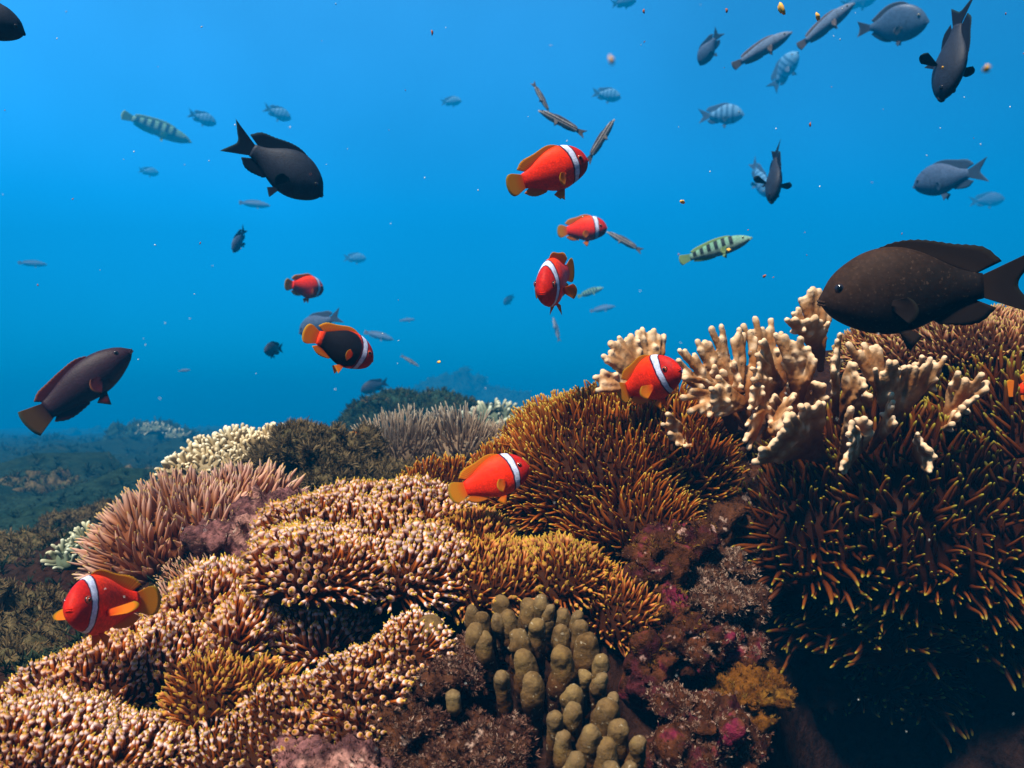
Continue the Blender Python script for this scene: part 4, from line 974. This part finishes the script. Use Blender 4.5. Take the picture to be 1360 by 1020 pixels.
def eye_mat(name, iris):
    m, nt, b = nmat(name); t = attr(nt, 't')
    c = ramp(nt, [(0, (.004, .004, .006)), (.52, (.004, .004, .006)), (.58, iris), (.86, iris), (.95, (.02, .01, .01))], t)
    nt.links.new(c, b.inputs['Base Color']); b.inputs['Roughness'].default_value = .12; return m
E_red = eye_mat('red fish eye', (.42, .06, .02)); E_dark = eye_mat('dark fish eye', (.018, .018, .026)); E_pale = eye_mat('pale fish eye', (.3, .28, .2))
orangefin = fin_mat('orange fin', (.78, .07, .008), (.80, .22, .012), (.66, .42, .03))
yellowfin = fin_mat('yellow fin', (.80, .05, .008), (.74, .22, .012), (.60, .36, .02))
tailfin = fin_mat('yellow tail', (.88, .10, .006), (.74, .30, .015), (.42, .34, .04))
def brown_col(nt, x, y, z, vec):
    c = ramp(nt, [(.15, (.004, .003, .004)), (.55, (.012, .0075, .006)), (.85, (.04, .021, .014))], math_(nt, 'ADD', math_(nt, 'ADD', math_(nt, 'MULTIPLY', x, .75), math_(nt, 'MULTIPLY', z, .9)), .5))
    spk = ramp(nt, [(.62, (0, 0, 0)), (.72, (1, 1, 1))], ntex(nt, 60, 2, .5, vec))
    return mix(nt, c, (.11, .07, .05), math_(nt, 'MULTIPLY', spk, .35))
M_pupil, _nt, _b = nmat('pupil'); _b.inputs['Base Color'].default_value = (.003, .003, .004, 1); _b.inputs['Roughness'].default_value = .1
MATS = {
 'clown': (body_mat('red clownfish', clown_col), yellowfin, E_red, tailfin),
 'clownblack': (body_mat('black and red clownfish', black_clown_col), orangefin, E_red),
 'dark': (body_mat('dark damselfish', flat_col((.016, .024, .045), (.022, .028, .05)), .6, .2), fin_mat('dark fin', (.016, .022, .042), (.012, .018, .036), (.02, .05, .06), .4, ray=.9), E_dark),  # navy tint puts water haze into the fish's dark colour
 'brown': (body_mat('brown damselfish', brown_col, .65, .06, 70, .03), fin_mat('brown fin', (.022, .013, .010), (.014, .009, .008), (.012, .012, .009), .15, ray=.94), E_dark),
 'grey': (body_mat('grey damselfish', flat_col((.055, .10, .19), (.07, .12, .21)), .6, .1), fin_mat('grey fin', (.05, .09, .155), (.045, .085, .15), (.05, .1, .17), .25), E_dark),  # body and fins blued and lightened, the water's veil painted in
 'maroon': (body_mat('maroon wrasse', flat_col((.022, .008, .018), (.035, .008, .014)), .55, .2), fin_mat('maroon fin', (.02, .006, .012), (.06, .008, .012), (.22, .08, .03), .3, ray=.9), E_dark, fin_mat('maroon tail', (.04, .008, .012), (.14, .07, .02), (.10, .12, .06), .5)),
 'sergeant': (body_mat('sergeant fish', bars_col((.12, .32, .55), (.20, .42, .62), (.05, .15, .29), 5, .028, .27, -.22)), fin_mat('silver fin', (.14, .22, .32), (.1, .16, .26), (.1, .16, .24), .4), E_pale),  # base and bars pulled toward water blue, distance haze in the colour
 'sixbar': (body_mat('sixbar wrasse', bars_col((.16, .36, .26), (.40, .52, .48), (.015, .025, .035), 6, .026, .24, -.27, -.02)), fin_mat('green fin', (.2, .4, .25), (.28, .45, .2), (.35, .5, .2), .4), E_pale),
 'stripe': (body_mat('striped cleaner', stripe_col), fin_mat('grey clear fin', (.2, .2, .2), (.22, .2, .2), (.3, .26, .24), .45), E_pale),
 'lilac': (body_mat('lilac grey wrasse', flat_col((.10, .17, .29), (.21, .27, .37))), fin_mat('pale fin', (.25, .2, .2), (.3, .24, .22), (.4, .3, .26), .45), E_pale),  # body lightened and blued to show haze in its own colour
 'surgeon': (body_mat('grey surgeonfish', flat_col((.05, .10, .19), (.07, .13, .22)), .5, .3), fin_mat('slate fin', (.09, .1, .12), (.06, .07, .09), (.12, .14, .18), .25), E_pale),  # slate blue body colour includes painted water haze
 'yellowish': (body_mat('mustard fish', flat_col((.42, .22, .04), (.5, .3, .1))), yellowfin, E_dark),
}
PROTO = {}
def fish(kind, mat, name, u, v, d, Lpx, dirn, label, cat, group=None, roll=0.0, bend=0.0, whole=False, spread=False):
    bm_, fm_, em_ = MATS[mat][:3]; tm_ = MATS[mat][3] if len(MATS[mat]) > 3 else fm_; key = (kind, mat, round(bend, 2), whole, spread)
    if key not in PROTO:
        ps = fish_parts(kind, bend, spread)
        if whole:                          # too small in the picture for its parts to show
            vv, ff = merge([(p[1], p[2]) for p in ps])
            mi = np.concatenate([np.full(len(p[2]), (0, 1, 2, 0, 1)[p[5]]) for p in ps])
            PROTO[key] = [('fish', make_mesh('fish', vv, ff, {'t': np.concatenate([p[3] for p in ps]), 'ray': np.concatenate([p[4] for p in ps])}, mats=[bm_, fm_, em_], midx=mi))]
        else:
            PROTO[key] = [(p[0], make_mesh(p[0], p[1], p[2], {'t': p[3], 'ray': p[4]}, mats=[(bm_, fm_, em_, bm_, tm_)[p[5]]])) for p in ps]
    ray = nrm(P(u, v, 1.0)); rt = nrm(np.cross(ray, (0, 0, 1.0))); vu = np.cross(rt, ray)
    fwd = nrm(rt * dirn[0] + vu * dirn[1] - ray * dirn[2])       # heading: right, up and toward the viewer
    upv = vu.copy(); upv = nrm(upv - fwd * (upv @ fwd)); lat = np.cross(upv, fwd)
    c, s = math.cos(math.radians(roll)), math.sin(math.radians(roll))
    upv, lat = upv * c + lat * s, lat * c - upv * s
    if d > 1.8: d = 1.8 + (d - 1.8) * 1.5
    if d > 8: d = 8 + (d - 8) * 1.5
    loc = P(u, v, d); L = Lpx * loc[1] / F
    M = Matrix(((fwd[0] * L, lat[0] * L, upv[0] * L, loc[0]), (fwd[1] * L, lat[1] * L, upv[1] * L, loc[1]), (fwd[2] * L, lat[2] * L, upv[2] * L, loc[2]), (0, 0, 0, 1)))
    ms = PROTO[key]
    if whole:
        t = bpy.data.objects.new(name, ms[0][1]); COL.objects.link(t); t.matrix_world = M
    else:
        t = bpy.data.objects.new(name, None); COL.objects.link(t); t.empty_display_size = .1; t.matrix_world = M
        for nm, me in ms:
            c = link(nm, me, t)
            if nm == 'eye' and Lpx > 80:
                sg = 1 if np.mean([v.co.y for v in me.vertices]) > 0 else -1
                ex, ez, er = SPEC[kind]['eye']
                ye = max(v.co.y * sg for v in me.vertices)
                key2 = ('pupil', kind)
                if key2 not in PROTO: PROTO[key2] = make_mesh('pupil', ICO[2][0] * (er * .52, er * .16, er * .52), ICO[2][1], mats=[M_pupil])
                link('pupil', PROTO[key2], c, Matrix.Translation((ex, sg * (ye - er * .08), ez)))
    return tag(t, label, cat, group)

G_c, G_d, G_s, G_w, G_k = 'red clownfish over the reef', 'dark damselfish in midwater', 'striped sergeant fish in the distance', 'wrasses in midwater', 'striped cleaner fish in midwater'
cl = lambda *a, **k: fish('clown', 'clown', 'clownfish', *a, 'clownfish', G_c, **k)
cl(728, 230, 1.15, 116, (1, .33, -.35), 'red clownfish highest in the water, with a yellow tail, below the striped slim fish', bend=.08)
cl(773, 305, 2.2, 66, (1, .06, .12), 'hazy red clownfish in profile, between the highest clownfish and the one facing forward')
cl(738, 372, 1.05, 132, (-.26, -.24, .94), 'red clownfish facing forward in open water, beneath the hazy one', bend=.12)
cl(404, 381, 2.3, 62, (1, -.12, -.75), 'small red clownfish above the black sided one, its white bar just out of sight')
fish('clown', 'clownblack', 'clownfish', 450, 460, 1.1, 104, (1, -.42, -.40), 'clownfish with black flanks and orange tail, in front of a grey damselfish', 'clownfish', G_c, roll=4)
cl(858, 508, .98, 120, (.66, .28, .60), 'stout red clownfish hovering against the round fire coral fan', roll=-16, bend=.1)
cl(650, 638, .95, 112, (1, .36, -.12), 'bright red clownfish with plain yellow tail, close over the brown anemone')
cl(138, 804, .75, 158, (-.50, .0, .86), 'clownfish at the lower left facing the camera above lilac anemones', bend=.42, spread=True)
fish('clown', 'clownblack', 'clownfish', 1387, 516, 1.0, 92, (1, .0, -.1), 'clownfish cut off by the right edge, only its orange tail showing over the dark anemone', 'clownfish', G_c)
da = lambda m, *a, **k: fish('damsel', m, 'damselfish', *a, 'damselfish', G_d, **k)
da('dark', 366, 219, 1.5, 142, (1, -.56, .05), 'navy black damselfish with forked tail heading down to the right')
da('dark', -28, 22, 1.2, 110, (1, -.18, .2), 'dark damselfish cut off by the upper left corner')
da('brown', 1232, 386, .86, 272, (-1, -.04, .10), 'big brown damselfish grazing at the top of the fire coral')
da('dark', 1264, 66, 1.5, 138, (-.16, -.90, .42), 'dark damselfish diving head first with pectoral fins spread, in the upper right corner', bend=.05, roll=58, spread=True)
da('dark', 1028, 230, 2.2, 88, (-.06, -.90, .55), 'dark damselfish diving head first in front of a ghostly pale fish', roll=30, spread=True)
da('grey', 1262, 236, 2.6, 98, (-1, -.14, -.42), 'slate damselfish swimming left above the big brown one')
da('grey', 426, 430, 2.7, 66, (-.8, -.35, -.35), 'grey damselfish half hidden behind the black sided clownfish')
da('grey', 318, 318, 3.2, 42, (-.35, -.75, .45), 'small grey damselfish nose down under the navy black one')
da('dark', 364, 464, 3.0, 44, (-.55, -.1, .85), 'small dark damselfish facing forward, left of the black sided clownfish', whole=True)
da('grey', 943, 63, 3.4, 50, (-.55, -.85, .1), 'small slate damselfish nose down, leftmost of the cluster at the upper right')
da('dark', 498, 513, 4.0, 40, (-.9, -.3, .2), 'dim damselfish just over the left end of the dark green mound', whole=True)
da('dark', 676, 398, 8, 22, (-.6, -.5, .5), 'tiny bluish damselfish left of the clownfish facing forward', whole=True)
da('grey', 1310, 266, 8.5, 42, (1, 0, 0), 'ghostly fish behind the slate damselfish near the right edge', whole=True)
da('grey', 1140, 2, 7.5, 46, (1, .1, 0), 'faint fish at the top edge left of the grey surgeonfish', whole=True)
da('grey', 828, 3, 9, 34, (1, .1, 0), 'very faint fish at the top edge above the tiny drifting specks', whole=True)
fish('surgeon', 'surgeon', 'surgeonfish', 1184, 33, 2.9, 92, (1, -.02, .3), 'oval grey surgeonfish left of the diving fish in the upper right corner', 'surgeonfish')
fish('parrot', 'maroon', 'dark_wrasse', 106, 514, 1.55, 160, (1, .82, .0), 'dark maroon wrasse with reddish fins rising at the left', 'wrasse', bend=-.05)
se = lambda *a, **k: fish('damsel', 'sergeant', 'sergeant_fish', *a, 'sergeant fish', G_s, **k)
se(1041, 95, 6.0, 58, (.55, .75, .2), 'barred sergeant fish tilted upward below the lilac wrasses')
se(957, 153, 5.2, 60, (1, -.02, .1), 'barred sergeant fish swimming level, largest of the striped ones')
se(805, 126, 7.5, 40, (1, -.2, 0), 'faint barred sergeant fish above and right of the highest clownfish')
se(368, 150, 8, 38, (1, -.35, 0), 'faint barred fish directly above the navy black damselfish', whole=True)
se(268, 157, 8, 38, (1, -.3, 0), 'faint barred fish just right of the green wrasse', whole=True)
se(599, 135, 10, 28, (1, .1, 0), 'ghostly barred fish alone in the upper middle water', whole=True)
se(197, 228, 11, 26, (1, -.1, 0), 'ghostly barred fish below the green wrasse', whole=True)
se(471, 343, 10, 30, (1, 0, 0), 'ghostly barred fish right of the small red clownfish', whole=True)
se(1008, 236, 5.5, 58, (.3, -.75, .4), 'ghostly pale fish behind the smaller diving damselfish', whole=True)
wr = lambda m, *a, **k: fish('wrasse', m, 'wrasse', *a, 'wrasse', G_w, **k)
wr('sixbar', 208, 170, 6.5, 90, (1, -.30, 0), 'pale green wrasse with a yellowish tail at the upper left')
wr('sixbar', 949, 331, 2.0, 98, (1, .30, .12), 'green wrasse with dark bars above the fire coral')
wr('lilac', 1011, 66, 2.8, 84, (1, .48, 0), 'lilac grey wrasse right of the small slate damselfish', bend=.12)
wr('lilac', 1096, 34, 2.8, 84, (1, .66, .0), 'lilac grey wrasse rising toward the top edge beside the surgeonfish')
wr('sixbar', 784, 388, 5, 36, (1, .35, 0), 'small green grey fish tucked behind the clownfish facing forward', whole=True)
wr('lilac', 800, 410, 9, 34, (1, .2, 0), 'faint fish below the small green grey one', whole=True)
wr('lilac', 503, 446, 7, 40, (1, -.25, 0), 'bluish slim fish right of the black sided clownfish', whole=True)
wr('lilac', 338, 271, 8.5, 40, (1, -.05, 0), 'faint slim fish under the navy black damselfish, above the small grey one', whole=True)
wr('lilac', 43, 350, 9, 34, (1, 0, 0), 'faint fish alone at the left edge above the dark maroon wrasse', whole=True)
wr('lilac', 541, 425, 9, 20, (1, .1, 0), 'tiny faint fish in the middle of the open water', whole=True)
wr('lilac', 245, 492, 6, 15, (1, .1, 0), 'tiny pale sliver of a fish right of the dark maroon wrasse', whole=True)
ck = lambda *a, **k: fish('cleaner', 'stripe', 'cleaner_fish', *a, 'cleaner fish', G_k, **k)
ck(747, 163, 2.2, 70, (-1, .52, .1), 'striped slim fish above the highest clownfish, slanting down to the right', bend=.10)
ck(718, 128, 2.4, 44, (.50, -.85, .2), 'thin striped fish nearly upright, over the head of the slanting striped one')
ck(797, 188, 2.2, 66, (.55, .84, 0), 'striped slim fish pointing up beside the snout of the highest clownfish')
ck(830, 321, 2.6, 54, (-1, .58, 0), 'dark slim fish nosing the hazy clownfish')
ck(739, 438, 6.5, 34, (-.25, 1, 0), 'thin faint fish upright beneath the clownfish facing forward', whole=True)
ck(544, 479, 5, 28, (1, -.6, 0), 'pale thin fish above the dark green mound', whole=True)
fish('damsel', 'yellowish', 'reef_fish', 471, 577, 1.62, 17, (-1, .05, .2), 'tiny mustard fish over the olive boulder', 'reef fish', whole=True)

# ------------------------------------------------------------------ drifting particles
def speck_mat(name, a, b):
    m, nt, bs = nmat(name)
    nt.links.new(ramp(nt, [(.4, a), (.6, b)], ntex(nt, 1.6, 2)), bs.inputs['Base Color']); bs.inputs['Roughness'].default_value = .6
    return m
K_or = speck_mat('orange flake', (.85, .28, .02), (.8, .6, .1)); K_rd = speck_mat('red brown flake', (.5, .10, .03), (.12, .05, .03)); K_wh = speck_mat('pale flake', (.55, .6, .6), (.75, .75, .7))
V0, F0 = ICO[2]
FL = []
for k in range(4):
    q = V0 * (1, .5, .6); q = q * (1 + .7 * fnoise(V0, 1.4, 2, k + 9.0))[:, None]; FL.append(q)
def flake(name, u, v, d, rp, mat, label, group, cat='flake'):
    me = make_mesh(name, FL[int(u + v) % 4] * (rp * d / F), F0, mats=[mat])
    o = link(name, me); o.location = Vector(P(u, v, d)); o.rotation_euler = (u * .1 % 3, v * .1 % 3, (u + v) % 6)
    tag(o, label, cat, group)
for u, v, d, rp, m, lb in [(1038, 12, .8, 11, K_or, 'orange flake at the top edge above the lilac wrasses'), (906, 268, .9, 6, K_or, 'yellow white flake above the barred green wrasse'),
        (574, 43, .9, 5, K_rd, 'dark reddish flake in the upper middle water'), (968, 332, 1.5, 6, K_or, 'orange brown flake in front of the barred green wrasse'), (1015, 367, 1.2, 4, K_rd, 'small rusty flake below the barred green wrasse'),
        (583, 481, 1.2, 5, K_or, 'yellow fragment drifting above the dark green mound'), (1310, 92, .30, 12, K_or, 'orange blob beside the right pectoral fin of the corner fish'), (1252, 90, 1.2, 4, K_or, 'orange dot on the body of the corner fish'),
        (1086, 22, 1.0, 7, K_or, 'orange thread like flake crossing the upper lilac wrasse'), (1076, 165, 1.0, 3.5, K_rd, 'small brown flake between the barred fish and the corner fish'), (965, 14, 1.2, 4, K_rd, 'small rusty flake at the top edge above the small slate damselfish'),
        (812, 80, .27, 8, K_or, 'dull orange blob in the upper water right of the upright thin fish'), (630, 604, 1.05, 4, K_rd, 'dark fleck above the yellow tailed clownfish'), (266, 323, 1.2, 2.5, K_rd, 'tiny dark fleck left of the small grey damselfish'),
        (855, 15, 1.2, 4, K_rd, 'rusty fleck at the top edge, upper middle right')]:
    flake('drifting_flake', u, v, d, rp * .72, m, lb, 'orange and rusty drifting flakes')
r = np.random.default_rng(77)
for k in range(120):
    u, v = r.uniform(0, 1360), r.uniform(0, 560) if k < 90 else r.uniform(560, 1000)
    d = r.uniform(.35, .62) if v > 480 else r.uniform(.4, 1.1)
    if k % 4: flake('drifting_speck', u, v, d, r.uniform(.7, 1.4), K_wh, 'tiny pale speck drifting in the water', 'tiny pale drifting specks', 'speck')
    else: flake('drifting_speck', u, v, d, r.uniform(.7, 1.4), K_rd, 'tiny rusty speck drifting in the water', 'tiny rusty drifting specks', 'speck')
